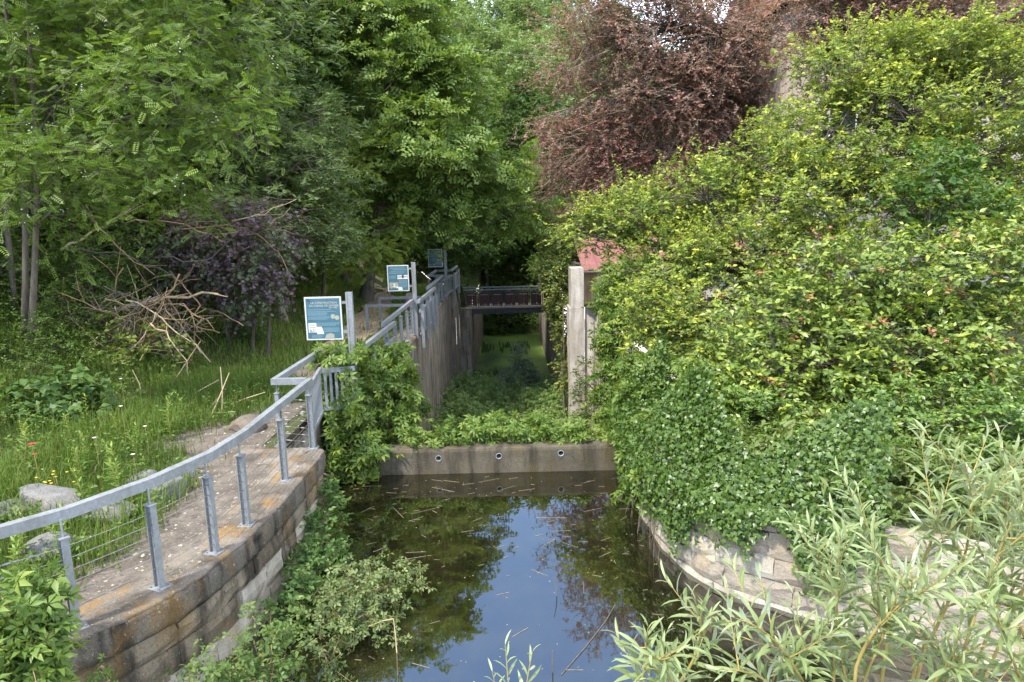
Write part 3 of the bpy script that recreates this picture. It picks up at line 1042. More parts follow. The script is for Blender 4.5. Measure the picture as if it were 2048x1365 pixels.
def board(label, x0, x1, z0, z1, y, postx, post_top, prints):
    root = thing('info_board', label, 'sign', (postx, y, 1.2), 'blue information boards along the lock')
    mb = MB()
    mb.box((postx - 0.06, y - 0.045, 1.1), (postx + 0.06, y + 0.045, post_top))
    mb.box((postx + 0.03, y - 0.056, 1.1), (postx + 0.062, y - 0.046, post_top - 0.004))
    mb.box((postx - 0.062, y - 0.056, 1.1), (postx - 0.03, y - 0.046, post_top - 0.004))
    mb.build('post', M['galv'], root)
    for f in (0.14, 0.82):
        zz = z1 - (z1 - z0) * f
        MB().box((x1 - 0.02, y - 0.02, zz - 0.025), (postx - 0.05, y + 0.02, zz + 0.025)).build('arm', M['galv'], root)
    panel = MB().box((x0, y - 0.03, z0), (x1, y + 0.012, z1)).build('panel', M['sign_white'], root)
    W, H = x1 - x0, z1 - z0
    mg = 0.026
    MB().box((x0 + mg, y - 0.033, z0 + mg), (x1 - mg, y - 0.029, z1 - mg)).build('print', M['sign_blue'], panel)
    yf = y - 0.0345
    for p in prints:
        if p[0] == 't':
            text(panel, p[1], x0 + p[2] * W, yf, z1 - p[3] * H, p[4] * H, M['sign_text'], p[5], p[6] if len(p) > 6 else 1)
        elif p[0] == 'l':                        # lines of small print too fine to read
            _, a, b, c, n, h = p
            mb = MB()
            for i in range(n):
                zz = z1 - (c + i * h) * H
                u = a
                e = b - (0.10 * random.random() if i == n - 1 else 0.02 * random.random())
                while u < e:
                    w = min(random.uniform(0.02, 0.07), e - u)
                    mb.box((x0 + u * W, yf, zz - h * 0.55 * H), (x0 + (u + w) * W, yf + 0.001, zz))
                    u += w + 0.008
            mb.build('small_print', M['sign_pale'], panel)
        elif p[0] == 'r':
            _, a, b, c, d, m_ = p
            V = [(x0 + a * W, yf - 0.001, z1 - d * H), (x0 + b * W, yf - 0.001, z1 - d * H), (x0 + b * W, yf - 0.001, z1 - c * H), (x0 + a * W, yf - 0.001, z1 - c * H)]
            mb = MB()
            mb.add(V, [(0, 1, 2, 3)])
            mb.build('picture', M[m_], panel)
        elif p[0] == 'q':
            _, pts, m_ = p
            mb = MB()
            mb.add([(x0 + a * W, yf - 0.002, z1 - b * H) for a, b in pts][::-1], [tuple(range(len(pts)))])
            mb.build('picture', M[m_], panel)
        elif p[0] == 'c':
            _, a, b, rr, m_ = p
            mb = MB()
            mb.add([(x0 + a * W + rr * W * math.cos(t), yf - 0.0015 - 0.0008 * a, z1 - b * H + rr * W * math.sin(t)) for t in np.linspace(0, 2 * math.pi, 24, endpoint=False)], [tuple(range(24))])
            mb.build('picture', M[m_], panel)
    return root


board('nearest blue information board, titled la construction du canal de Givors', -3.95, -3.25, 2.59, 3.42, 13.0, -3.09, 3.5, [
    ('t', 'LA CONSTRUCTION', 0.53, 0.155, 0.062, 'CENTER', 1.05), ('t', 'DU CANAL DE GIVORS', 0.53, 0.222, 0.062, 'CENTER', 1.05), ('t', '1761-1780', 0.77, 0.265, 0.045, 'CENTER'),
    ('l', 0.08, 0.80, 0.285, 1, 0.03), ('l', 0.08, 0.92, 0.33, 1, 0.026), ('l', 0.08, 0.62, 0.36, 3, 0.026), ('l', 0.08, 0.68, 0.455, 3, 0.026), ('l', 0.30, 0.92, 0.60, 3, 0.026), ('l', 0.42, 0.92, 0.72, 4, 0.026), ('l', 0.15, 0.45, 0.88, 3, 0.026),
    ('c', 0.76, 0.455, 0.065, 'sign_coin'), ('c', 0.87, 0.485, 0.065, 'sign_coin'),
    ('r', 0.07, 0.29, 0.60, 0.825, 'sign_white'), ('r', 0.09, 0.27, 0.655, 0.665, 'sign_pale'), ('r', 0.09, 0.25, 0.63, 0.637, 'sign_pale'), ('c', 0.13, 0.77, 0.035, 'sign_coin'), ('c', 0.21, 0.76, 0.03, 'sign_coin'), ('r', 0.09, 0.27, 0.70, 0.712, 'sign_coin'), ('r', 0.09, 0.27, 0.80, 0.815, 'sign_coin'),
    ('q', [(0.29, 0.69), (0.43, 0.69), (0.49, 0.86), (0.30, 0.865)], 'sign_white'),
    ('q', [(0.50, 0.965), (0.55, 0.87), (0.66, 0.845), (0.77, 0.87), (0.76, 0.965)], 'sign_coin'),
    ('q', [(0.065, 0.06), (0.10, 0.045), (0.14, 0.075), (0.16, 0.12), (0.135, 0.12), (0.11, 0.08)], 'black')])
board('middle blue information board above the hoop barriers', -3.86, -3.19, 2.64, 3.45, 21.45, -3.03, 3.53, [
    ('l', 0.16, 0.90, 0.095, 1, 0.05), ('l', 0.26, 0.95, 0.155, 1, 0.05), ('l', 0.16, 0.84, 0.225, 1, 0.035), ('l', 0.09, 0.80, 0.28, 2, 0.03), ('l', 0.09, 0.42, 0.40, 4, 0.03), ('l', 0.52, 0.93, 0.58, 5, 0.03), ('l', 0.52, 0.93, 0.75, 4, 0.03),
    ('r', 0.47, 0.955, 0.385, 0.535, 'sign_white'), ('r', 0.47, 0.955, 0.44, 0.465, 'sign_photo'), ('r', 0.69, 0.76, 0.37, 0.50, 'beam'),
    ('r', 0.07, 0.50, 0.66, 0.885, 'sign_photo'), ('c', 0.17, 0.715, 0.075, 'sign_coin'), ('c', 0.16, 0.84, 0.07, 'sign_coin'), ('c', 0.31, 0.74, 0.045, 'sign_white'), ('c', 0.31, 0.82, 0.045, 'sign_white'), ('c', 0.43, 0.73, 0.04, 'sign_coin'), ('c', 0.43, 0.85, 0.045, 'sign_white'),
    ('q', [(0.47, 0.845), (0.66, 0.84), (0.70, 0.965), (0.50, 0.97)], 'sign_white')])
board('farthest blue information board at the end of the lock railings', -3.82, -3.16, 2.65, 3.48, 32.0, -3.02, 3.56, [
    ('l', 0.18, 0.93, 0.10, 1, 0.05), ('l', 0.35, 0.85, 0.17, 1, 0.045), ('l', 0.09, 0.80, 0.25, 2, 0.035), ('l', 0.09, 0.5, 0.36, 2, 0.035), ('l', 0.30, 0.6, 0.52, 3, 0.035), ('l', 0.5, 0.93, 0.72, 4, 0.035),
    ('q', [(0.58, 0.36), (0.72, 0.28), (0.94, 0.38), (0.94, 0.45), (0.72, 0.45)], 'sign_coin'), ('r', 0.62, 0.95, 0.51, 0.66, 'sign_coin'), ('r', 0.66, 0.90, 0.51, 0.57, 'beam'),
    ('q', [(0.07, 0.88), (0.12, 0.74), (0.26, 0.68), (0.42, 0.75), (0.5, 0.88), (0.4, 0.80), (0.26, 0.77), (0.14, 0.82)], 'beam'), ('c', 0.40, 0.85, 0.06, 'sign_coin'), ('c', 0.12, 0.84, 0.05, 'sign_coin')])

# ---------------------------------------------------------------- foliage
LOBES = {
    'robinia': [[-9.45, 14.5, 8.72, 1.81, 1.6, 0.85], [-7.18, 14.0, 8.81, 1.54, 1.5, 0.72], [-5.89, 14.5, 8.55, 1.17, 1.4, 0.85], [-6.41, 13.5, 7.43, 1.68, 1.4, 0.59], [-5.28, 13.5, 7.0, 0.69, 1.0, 0.59], [-8.94, 14.5, 7.38, 1.59, 1.5, 0.64], [-7.12, 13.0, 6.3, 1.81, 1.3, 0.52], [-8.48, 12.5, 5.94, 1.1, 1.2, 0.41], [-7.96, 12.0, 5.35, 1.05, 1.1, 0.4], [-6.21, 13.5, 5.82, 0.89, 1.0, 0.4], [-7.86, 14.5, 10.24, 3.51, 2.2, 0.96], [-11.48, 14.5, 7.91, 1.49, 2, 2.12]],
    'walnut': [[-2.76, 31.0, 13.19, 3.41, 2.5, 2.04], [-4.43, 30.0, 10.81, 2.42, 2.2, 1.98], [-1.53, 30.0, 9.95, 2.42, 2.2, 1.76], [-2.97, 29.0, 8.25, 2.55, 2.2, 1.7], [-1.19, 30.0, 7.3, 1.98, 2, 1.76], [-5.46, 30.0, 7.18, 1.54, 1.8, 1.98], [-2.86, 29.0, 5.84, 1.91, 1.8, 1.49], [-3.53, 29.0, 4.63, 1.49, 1.4, 0.96], [-0.4, 31.0, 5.64, 1.59, 1.6, 1.36], [-4.04, 32.0, 16.12, 4.45, 3, 2.34]],
    'plum': [[8.6, 18.0, 8.53, 1.71, 1.8, 1.05], [10.45, 18.0, 8.85, 1.71, 1.8, 0.92], [11.49, 17.0, 7.69, 1.62, 1.8, 1.37], [9.4, 17.0, 7.05, 1.87, 1.8, 1.12], [7.63, 17.0, 6.75, 1.25, 1.6, 1.0], [10.86, 16.5, 5.94, 1.69, 1.7, 1.09], [5.86, 17.0, 5.97, 1.12, 1.4, 0.68], [4.66, 17.0, 5.28, 1.12, 1.3, 0.75], [6.92, 16.0, 5.09, 1.64, 1.6, 0.94], [8.74, 15.5, 4.82, 1.48, 1.6, 0.91], [3.43, 17.5, 4.83, 1.15, 1.2, 0.64], [2.23, 18.0, 4.48, 0.79, 0.9, 0.53], [3.62, 16.0, 3.55, 1.17, 1.3, 0.82], [5.2, 15.5, 3.78, 1.36, 1.4, 0.91], [3.19, 15.0, 2.42, 0.77, 1.1, 0.77], [12.02, 16.0, 4.75, 1.41, 1.6, 1.41], [4.26, 14.5, 2.58, 0.96, 1.2, 0.85]],
    'redplum': [[4.2, 36.0, 13.22, 2.64, 2.5, 1.85], [6.98, 35.0, 13.61, 3.33, 2.5, 2.05], [10.06, 34.0, 13.29, 3.24, 2.5, 2.24], [5.71, 36.0, 10.82, 3.16, 2.4, 1.58], [9.23, 35.0, 10.57, 3.33, 2.4, 1.79], [11.8, 34.0, 10.8, 2.24, 2.2, 1.99], [4.84, 37.0, 8.25, 2.71, 2.2, 1.63], [8.03, 36.0, 7.84, 2.9, 2.2, 1.85], [11.26, 35.0, 8.4, 2.31, 2, 1.79], [3.78, 37.0, 5.7, 1.9, 1.6, 1.22], [6.97, 37.0, 5.64, 2.71, 1.8, 1.36], [8.12, 35.0, 16.7, 5.64, 3, 2.31], [3.35, 38.0, 8.64, 1.39, 1.5, 1.39]],
    'redback': [[16.01, 37.0, 14.65, 2.98, 2.5, 2.44], [19.54, 37.0, 15.05, 2.98, 2.5, 1.63], [22.76, 36.0, 14.24, 2.9, 2.5, 1.85], [25.56, 36.0, 13.48, 2.37, 2.2, 2.11], [19.86, 37.0, 17.38, 5.96, 3, 2.17]],
    'photinia': [[4.97, 12.5, 3.05, 1.01, 0.9, 0.73], [6.23, 12.5, 3.57, 1.1, 1, 0.73], [7.6, 12.5, 3.54, 1.19, 1, 0.73], [8.87, 12.5, 3.7, 1.01, 1, 0.73], [5.39, 11.5, 2.3, 1.1, 0.9, 0.76], [6.66, 11.5, 2.54, 1.18, 0.9, 0.76], [8.04, 11.5, 2.51, 1.01, 0.9, 0.76], [4.03, 11.8, 2.09, 0.69, 0.8, 0.69], [4.62, 10.8, 1.54, 0.87, 0.7, 0.47]],
    'privet': [[5.47, 9.8, 1.66, 0.86, 0.6, 0.5], [6.51, 9.8, 1.79, 0.93, 0.6, 0.57], [7.28, 9.5, 1.64, 0.63, 0.6, 0.7], [4.97, 9.3, 1.0, 0.75, 0.5, 0.48], [5.78, 9.0, 1.11, 0.86, 0.5, 0.59], [6.63, 8.8, 1.02, 0.64, 0.5, 0.64], [4.61, 8.8, 0.56, 0.52, 0.35, 0.32]],
    'purple': [[-7.52, 19.0, 4.81, 1.25, 1.1, 0.84], [-6.44, 18.5, 4.13, 0.81, 0.9, 0.95], [-8.05, 18.5, 4.16, 1.08, 0.9, 0.81], [-7.05, 18.5, 3.33, 1.08, 0.8, 0.81], [-9.01, 18.7, 3.63, 0.96, 0.8, 0.68]],
    'rcreep': [[2.63, 14.0, 1.41, 0.31, 0.5, 0.72], [2.43, 12.2, 1.18, 0.4, 0.5, 0.54], [2.98, 13.0, 1.64, 0.57, 0.6, 0.57], [2.2, 11.4, 0.7, 0.22, 0.35, 0.5], [3.39, 12.0, 1.5, 0.79, 0.6, 0.62], [2.13, 10.6, 0.38, 0.2, 0.3, 0.31]],
    'vine_mass': [[-3.26, 13.0, 2.08, 0.48, 0.5, 0.43], [-3.09, 14.5, 1.87, 0.58, 0.6, 0.37], [-2.64, 15.0, 1.52, 0.38, 0.5, 0.44], [-2.82, 14.0, 1.1, 0.62, 0.6, 0.62], [-3.29, 12.9, 1.21, 0.47, 0.4, 0.57], [-3.1, 12.35, 0.68, 0.54, 0.25, 0.27], [-2.62, 13.3, 0.55, 0.49, 0.5, 0.49], [-2.74, 12.35, 0.42, 0.45, 0.2, 0.2], [-3.3, 12.3, 0.35, 0.27, 0.2, 0.18], [-2.57, 15.0, 0.83, 0.33, 0.5, 0.66]],
    'lock_creeper': [[3.44, 23.0, 2.03, 0.51, 0.5, 0.67], [3.22, 21.0, 1.01, 0.43, 0.5, 0.77], [3.0, 20.0, -0.03, 0.38, 0.4, 0.73], [2.84, 18.0, -0.67, 0.34, 0.4, 0.59], [3.65, 20.0, 2.97, 0.73, 0.6, 0.73]],
    'pillar_ivy': [[2.03, 31.0, 3.82, 0.68, 0.7, 0.91], [1.84, 30.0, 2.34, 0.57, 0.6, 0.88], [2.12, 29.5, 1.29, 0.48, 0.5, 0.97], [2.25, 29.0, -0.17, 0.25, 0.3, 1.06], [2.24, 28.5, -1.61, 0.19, 0.25, 0.84]],
    'dam_creeper': [[-0.67, 12.9, 0.56, 0.66, 0.35, 0.13], [0.22, 13.0, 0.56, 0.76, 0.35, 0.13], [-1.65, 12.8, 0.49, 0.56, 0.3, 0.11], [1.19, 12.8, 0.51, 0.56, 0.25, 0.08], [-0.28, 13.3, 0.52, 0.58, 0.3, 0.12]],
    'nettles': [[-2.94, 9.9, 0.46, 0.22, 0.35, 0.25], [-2.83, 9.2, 0.31, 0.26, 0.4, 0.3], [-2.76, 8.4, 0.21, 0.25, 0.4, 0.31], [-2.64, 7.6, 0.26, 0.19, 0.35, 0.25], [-2.97, 10.2, 0.58, 0.15, 0.2, 0.16]],
    'bramble_wall': [[-2.78, 6.8, 0.92, 0.25, 0.3, 0.2], [-2.73, 6.1, 0.9, 0.31, 0.4, 0.25], [-2.94, 5.7, 0.92, 0.33, 0.4, 0.21], [-2.54, 6.6, 0.4, 0.29, 0.4, 0.24], [-2.93, 5.3, 0.96, 0.27, 0.35, 0.16], [-2.25, 6.3, 0.31, 0.23, 0.4, 0.23], [-2.58, 5.9, 0.61, 0.3, 0.4, 0.22]],
    'bramble_water': [[-1.93, 7.7, 0.38, 0.39, 0.4, 0.2], [-1.6, 7.9, 0.32, 0.26, 0.35, 0.14], [-2.06, 7.2, 0.23, 0.32, 0.4, 0.21], [-2.49, 7.9, 0.21, 0.23, 0.3, 0.23], [-1.76, 7.4, 0.23, 0.27, 0.3, 0.14], [-2.11, 6.7, 0.2, 0.2, 0.3, 0.17]],
    'corner_creeper': [[-4.01, 5.0, 1.87, 0.18, 0.35, 0.18], [-3.86, 4.9, 1.58, 0.18, 0.35, 0.2], [-3.89, 4.7, 1.47, 0.17, 0.3, 0.14], [-3.78, 4.9, 1.36, 0.11, 0.25, 0.14]],
}


def T_simple(w=0.28, fold=0.06, bend=0.12):
    return np.array([(0, 0, 0), (-w, 0.42, fold), (w, 0.42, fold), (0, 1, -bend)]), np.array([(0, 2, 3), (0, 3, 1)])


def T_leaf(w=0.27, fold=0.07, bend=0.18):
    V = np.array([(0, 0, 0), (-w, 0.38, fold), (w, 0.38, fold), (0, 0.5, -0.02), (0, 1, -bend)])
    return V, np.array([(0, 2, 3), (2, 4, 3), (3, 4, 1), (0, 3, 1)])


def T_willow(w=0.072):
    y = [0, 0.22, 0.55, 0.8, 1.0]
    ww = [0.012, 0.8 * w, w, 0.6 * w, 0]
    z = [0, 0.03, 0.02, -0.05, -0.14]
    V = [(0, y[0], z[0])]
    for i in (1, 2, 3):
        V += [(-ww[i], y[i], z[i] + 0.03), (0, y[i], z[i]), (ww[i], y[i], z[i] + 0.03)]
    V.append((0, y[4], z[4]))
    F = [(0, 2, 1), (0, 3, 2)]
    for a in (1, 4):
        F += [(a, a + 1, a + 4), (a, a + 4, a + 3), (a + 1, a + 2, a + 5), (a + 1, a + 5, a + 4)]
    F += [(7, 8, 10), (8, 9, 10)]
    return np.array(V), np.array(F)


def combine(parts):
    V, F, o = [], [], 0
    for v, f in parts:
        V.append(v)
        F.append(f + o)
        o += len(v)
    return np.vstack(V), np.vstack(F)


def rot2(v, a, s, off, droop=0.0):
    c, n = math.cos(a), math.sin(a)
    x, y, z = v[:, 0] * s, v[:, 1] * s, v[:, 2] * s
    return np.stack([x * c + y * n + off[0], -x * n + y * c + off[1], z + off[2] - droop * (x * x + y * y)], 1)


def T_pinnate(n=6, ll=0.26, w=0.24, droop=0.25):
    parts = []
    v, f = T_simple(w, 0.03, 0.06)
    for i in range(n):
        y = 0.16 + 0.76 * i / (n - 1)
        k = ll * (1 - 0.25 * abs(i / (n - 1) - 0.4))
        for sgn in (-1, 1):
            parts.append((rot2(v, sgn * 1.2, k, (0, y, -droop * y * y)), f))
    parts.append((rot2(v, 0, ll, (0, 0.92, -droop * 0.85)), f))
    return combine(parts)


def T_palmate(n=5, w=0.205):
    v = np.array([(0, 0, 0), (-w, 0.52, 0.05), (w, 0.52, 0.05), (0, 0.55, -0.03), (0, 1, -0.22)])
    f = np.array([(0, 2, 3), (2, 4, 3), (3, 4, 1), (0, 3, 1)])
    ang = [-1.75, -0.85, 0, 0.85, 1.75] if n == 5 else [-1.25, 0, 1.25]
    sz = [0.55, 0.76, 0.86, 0.76, 0.55] if n == 5 else [0.55, 0.72, 0.55]
    return combine([(rot2(v, a, s, (0.07 * math.sin(a), 0.25 + 0.07 * math.cos(a), 0), 0.22), f) for a, s in zip(ang, sz)])


def T_ivy():
    V = [(0, 0.3, 0.06), (0, 0, 0), (0.42, -0.02, -0.02), (0.5, 0.42, -0.05), (0.24, 0.5, 0.0), (0, 1.0, -0.1), (-0.24, 0.5, 0.0), (-0.5, 0.42, -0.05), (-0.42, -0.02, -0.02)]
    return np.array(V), np.array([(0, i, i + 1 if i < 8 else 1) for i in range(1, 9)])


SIMPLE, LEAF, WILLOW, PALM, TRI, IVY = T_simple(), T_leaf(), T_willow(), T_palmate(5), T_palmate(3, 0.30), T_ivy()
PINNATE = T_pinnate()
WALNUT = T_pinnate(3, 0.52, 0.30, 0.3)
NARROW = T_simple(0.14, 0.03, 0.15)
ROUND = T_leaf(0.46, 0.05, 0.12)


class Fol:
    """leaves and twigs of one plant"""

    def __init__(self, r):
        self.r = r
        self.V, self.F, self.Cc, self.n = [], [], [], 0
        self.wV, self.wF, self.wn = [], [], 0

    def leaves(self, tpl, P, D, Nn, S, col):
        tv, tf = tpl
        D = nrm(D)
        X = nrm(np.cross(D, Nn))
        Z = np.cross(X, D)
        S = np.broadcast_to(np.asarray(S, float), (len(P),))
        k = len(tv)
        V = P[:, None, :] + S[:, None, None] * (tv[None, :, 0:1] * X[:, None, :] + tv[None, :, 1:2] * D[:, None, :] + tv[None, :, 2:3] * Z[:, None, :])
        F = tf[None] + (np.arange(len(P)) * k)[:, None, None] + self.n
        self.V.append(V.reshape(-1, 3))
        self.F.append(F.reshape(-1, 3))
        self.Cc.append(np.repeat(col, k, axis=0))
        self.n += len(P) * k

    def wood(self, P, rad, sides=5):
        V, F = tube(P, rad, sides)
        self.wV.append(V)
        self.wF.append(F + self.wn)
        self.wn += len(V)

    def twigs(self, A, B, ra, rb):
        """many straight three-sided twigs at once"""
        A, B = np.asarray(A), np.asarray(B)
        D = nrm(B - A)
        X = nrm(np.cross(D, np.array([0.31, 0.17, 0.93])))
        Y_ = np.cross(D, X)
        ang = np.array([0, 2.094, 4.189])
        off = np.cos(ang)[None, :, None] * X[:, None, :] + np.sin(ang)[None, :, None] * Y_[:, None, :]
        V = np.concatenate([A[:, None, :] + off * ra, B[:, None, :] + off * rb], 1)
        f = np.array([(0, 1, 4, 3), (1, 2, 5, 4), (2, 0, 3, 5)])
        F = f[None] + (np.arange(len(A)) * 6)[:, None, None] + self.wn
        self.wV.append(V.reshape(-1, 3))
        self.wF.append(F.reshape(-1, 4))
        self.wn += len(A) * 6

    def shoots(self, Cn, O, tpl, m=5, k=10, length=0.6, size=0.1, lo=(0.04, 0.09, 0.02), hi=(0.10, 0.16, 0.03), young=None, yfrac=0.25,
               spread=0.8, up=0.25, droop=0.25, out=0.7, jit=0.25, twig=0.4, twig_r=0.006, flat=1.0, size_var=0.25, tone=None):
        """m leafy shoots from every clump centre Cn heading roughly along O, k leaves on each"""
        r = self.r
        n = len(Cn)
        c = np.repeat(Cn, m, axis=0) + r.normal(0, jit, (n * m, 3)) * np.array([1, 1, 0.7])
        d = nrm(np.repeat(O, m, axis=0) * out + r.normal(0, spread, (n * m, 3)) * np.array([1, 1, 0.55]) + np.array([0, 0, up]))
        L = length * r.uniform(0.6, 1.25, n * m)
        tt = (np.arange(k) + r.uniform(0, 1, (n * m, k))) / k
        tt = 0.1 + 0.9 * tt
        P = c[:, None, :] + d[:, None, :] * (L[:, None] * tt)[..., None]
        P[..., 2] -= droop * L[:, None] * tt ** 2
        side = nrm(np.cross(d, np.array([0, 0, 1.0])))
        sg = np.where(np.arange(k) % 2 == 0, 1.0, -1.0)
        ld = d[:, None, :] * 0.55 + side[:, None, :] * (sg[None, :] * 0.8)[..., None] + r.normal(0, 0.35, P.shape)
        ld[..., 2] -= 0.25 * droop
        ln = np.array([0, 0, flat * 0.75]) + np.repeat(O, m, axis=0)[:, None, :] * 0.7 + r.normal(0, 0.6, P.shape)
        s = size * r.uniform(1 - size_var, 1 + size_var, P.shape[:2])
        # natural hue differences: clump to clump, leaf to leaf, and young yellower leaves at the shoot tips
        g = np.clip(np.repeat(r.uniform(0, 1, n) if tone is None else tone, m)[:, None] * 0.65 + r.uniform(0, 0.35, P.shape[:2]), 0, 1)
        col = np.array(lo) + (np.array(hi) - np.array(lo)) * g[..., None]
        if young is not None:
            yf = np.clip((tt - (1 - yfrac)) / max(yfrac, 1e-3), 0, 1) * np.repeat(r.uniform(0.2, 1.0, n), m)[:, None]
            col = col + (np.array(young) - col) * yf[..., None]
        self.leaves(tpl, P.reshape(-1, 3), ld.reshape(-1, 3), ln.reshape(-1, 3), s.ravel(), col.reshape(-1, 3))
        if twig > 0:
            q = r.uniform(0, 1, n * m) < twig
            e = c + d * L[:, None]
            e[:, 2] -= droop * L
            self.twigs(c[q], e[q], twig_r, twig_r * 0.4)

    def crown_mesh(self, name, m):
        return np_mesh(name, np.vstack(self.V), np.vstack(self.F), np.vstack(self.Cc), [m])

    def wood_mesh(self, name, m):
        return np_mesh(name, np.vstack(self.wV), np.vstack(self.wF), None, [m], smooth=True)


def clumps(r, lobes, dens, base, inner=0.5, zmin=None, gaps=0.0):
    """clump centres over each crown lobe, denser to the outside, plus outward directions"""
    Cn, O, own = [], [], []
    for i, (x, y, z, rx, ry, rz) in enumerate(lobes):
        area = 4 * math.pi * ((rx * ry) ** 1.6 / 3 + (rx * rz) ** 1.6 / 3 + (ry * rz) ** 1.6 / 3) ** (1 / 1.6)
        n = max(6, int(area * dens))
        u = nrm(r.normal(0, 1, (n, 3)))
        f = r.uniform(inner ** 2, 1.12, n) ** 0.5
        Cn.append(np.array([x, y, z]) - np.array(base) + u * f[:, None] * np.array([rx, ry, rz]))
        O.append(nrm(u / np.array([rx, ry, rz])))
        own.append(np.full(n, i))
    Cn, O, own = np.vstack(Cn), np.vstack(O), np.concatenate(own)
    if gaps:
        w = Cn + np.array(base)
        f = np.sin(w[:, 0] * gaps + 1.3 * np.sin(w[:, 2] * gaps * 1.3)) + np.sin(w[:, 1] * gaps * 0.9 + 2.0 + w[:, 2] * gaps) + np.sin(w[:, 2] * gaps * 1.7 + 0.7 * w[:, 0] * gaps)
        k = f > -0.95 + r.normal(0, 0.25, len(f))
        Cn, O, own = Cn[k], O[k], own[k]
    if zmin is not None:
        k = Cn[:, 2] > zmin
        Cn, O, own = Cn[k], O[k], own[k]
    return Cn, O, own


def skeleton(fo, lobes, base, Cn, own, tr, top, lean=(0, 0), sides=8, limb=0.35, twr=0.016, trunks=None, every=1, fork=0.35):
    """trunk(s), a limb to each lobe and a branch to each clump; coordinates relative to base"""
    r = fo.r
    H = top - base[2]
    axes = []
    H0 = H
    for (dx, dy, ex, ey, *hf) in (trunks or [(0, 0, lean[0], lean[1])]):
        n = 14
        H = H0 * (hf[0] if hf else 1.0)
        t = np.linspace(0, 1, n)
        P = np.stack([dx + ex * t ** 1.3 + 0.06 * H * 0.3 * np.sin(5 * t + dx), dy + ey * t ** 1.3 + 0.05 * H * 0.3 * np.sin(4 * t + 1 + dy), -0.3 + (H + 0.3) * t], 1)
        fo.wood(P, tr * (1.15 - 1.08 * t) * np.where(t < 0.04, 1.35, 1), sides)
        axes.append(P)
    H = H0
    for i, L in enumerate(lobes):
        c = np.array(L[:3]) - np.array(base)
        P = axes[int(np.argmin([np.linalg.norm(a[len(a) // 2, :2] - c[:2]) for a in axes]))]
        zt = np.clip(c[2] - fork * np.hypot(*(c[:2] - P[-1, :2])) - 0.3, 0.18 * H, 0.92 * H)
        k = int(np.argmin(abs(P[:, 2] - zt)))
        a = P[k]
        mid = (a + c) / 2 + np.array([0, 0, 0.18 * np.linalg.norm(c - a)]) + r.normal(0, 0.08 * np.linalg.norm(c - a), 3)
        Q = bez(a, mid, c, 9)
        Q[1:-1] += r.normal(0, 0.012 * np.linalg.norm(c - a), (7, 3))
        rad = tr * limb * np.linspace(1, 0.3, 9)
        fo.wood(Q, rad, 5)
        idx = np.where(own == i)[0][::every]
        if len(idx):
            j = r.integers(4, 9, len(idx))
            st_ = Q[j]
            md = (st_ + Cn[idx]) / 2 + r.normal(0, 0.10, (len(idx), 3)) * np.array(L[3:6]).mean()
            fo.twigs(st_, md, twr, twr * 0.75)
            fo.twigs(md, Cn[idx], twr * 0.75, twr * 0.45)


def plant(name, label, cat, base, fo, leafm, barkm, group=None, crown='crown', wood='trunk', kind=None):
    root = thing(name, label, cat, base, group)
    W = Matrix.Translation(Vector(base))
    if kind:
        root['kind'] = kind
    if fo.wV:
        wo = link(wood, fo.wood_mesh(wood, barkm), root, W)
        if wood == 'stems':
            wo['kind'] = 'stuff'
    link(crown, fo.crown_mesh(crown, leafm), root, W)
    return root


def copy_plant(root, loc, rz=0.0, sc=1.0, label=None, group=None, scz=None):
    c = root.copy()
    C.objects.link(c)
    c.matrix_basis = Matrix.Translation(Vector(loc)) @ Matrix.Rotation(rz, 4, 'Z') @ Matrix.Diagonal((sc, sc, scz or sc, 1))
    for ch in root.children:
        k = ch.copy()
        C.objects.link(k)
        k.parent = c
        k.matrix_parent_inverse = ch.matrix_parent_inverse.copy()
    if label:
        c['label'] = label
    if group:
        c['group'] = group
    return c


def G(x, y):
    return float(gh(np.array(x), np.array(y)))


# ---- far and middle woodland: a few tree kinds, then copies of each
def kind_tree(seed, name, label, H, R, nl, tpl, leafsize, lo, hi, m, k, dens, length, barkm, group, low=0.28, young=None, loc=(0, 0, 0)):
    r = np.random.default_rng(seed)
    lobes = []
    for i in range(nl):
        a = i * 2.4 + r.uniform(-0.4, 0.4)
        f = (i + 0.5) / nl
        z = H * (low + (0.93 - low) * f)
        rad = R * (0.70 * math.sin(math.pi * (0.18 + 0.72 * f)) + 0.05)
        s = R * r.uniform(0.36, 0.52) * (1.15 - 0.45 * f)
        lobes.append((math.cos(a) * rad, math.sin(a) * rad, z, s * 1.15, s * 1.15, s * 0.85))
    lobes.append((0, 0, H * 0.93, R * 0.34, R * 0.34, R * 0.36))
    lobes = [tuple(np.array(L) + np.array([*loc, 0, 0, 0])) for L in lobes]
    fo = Fol(r)
    Cn, O, own = clumps(r, lobes, dens, loc)
    fo.shoots(Cn, O, tpl, m, k, length, leafsize, lo, hi, young=young, twig=0.25, twig_r=0.009, jit=0.28)
    skeleton(fo, lobes, loc, Cn, own, 0.014 * H + 0.04, loc[2] + H * 0.95, every=2, twr=0.02)
    return plant(name, label, 'tree', loc, fo, M['leaf'], barkm, group)


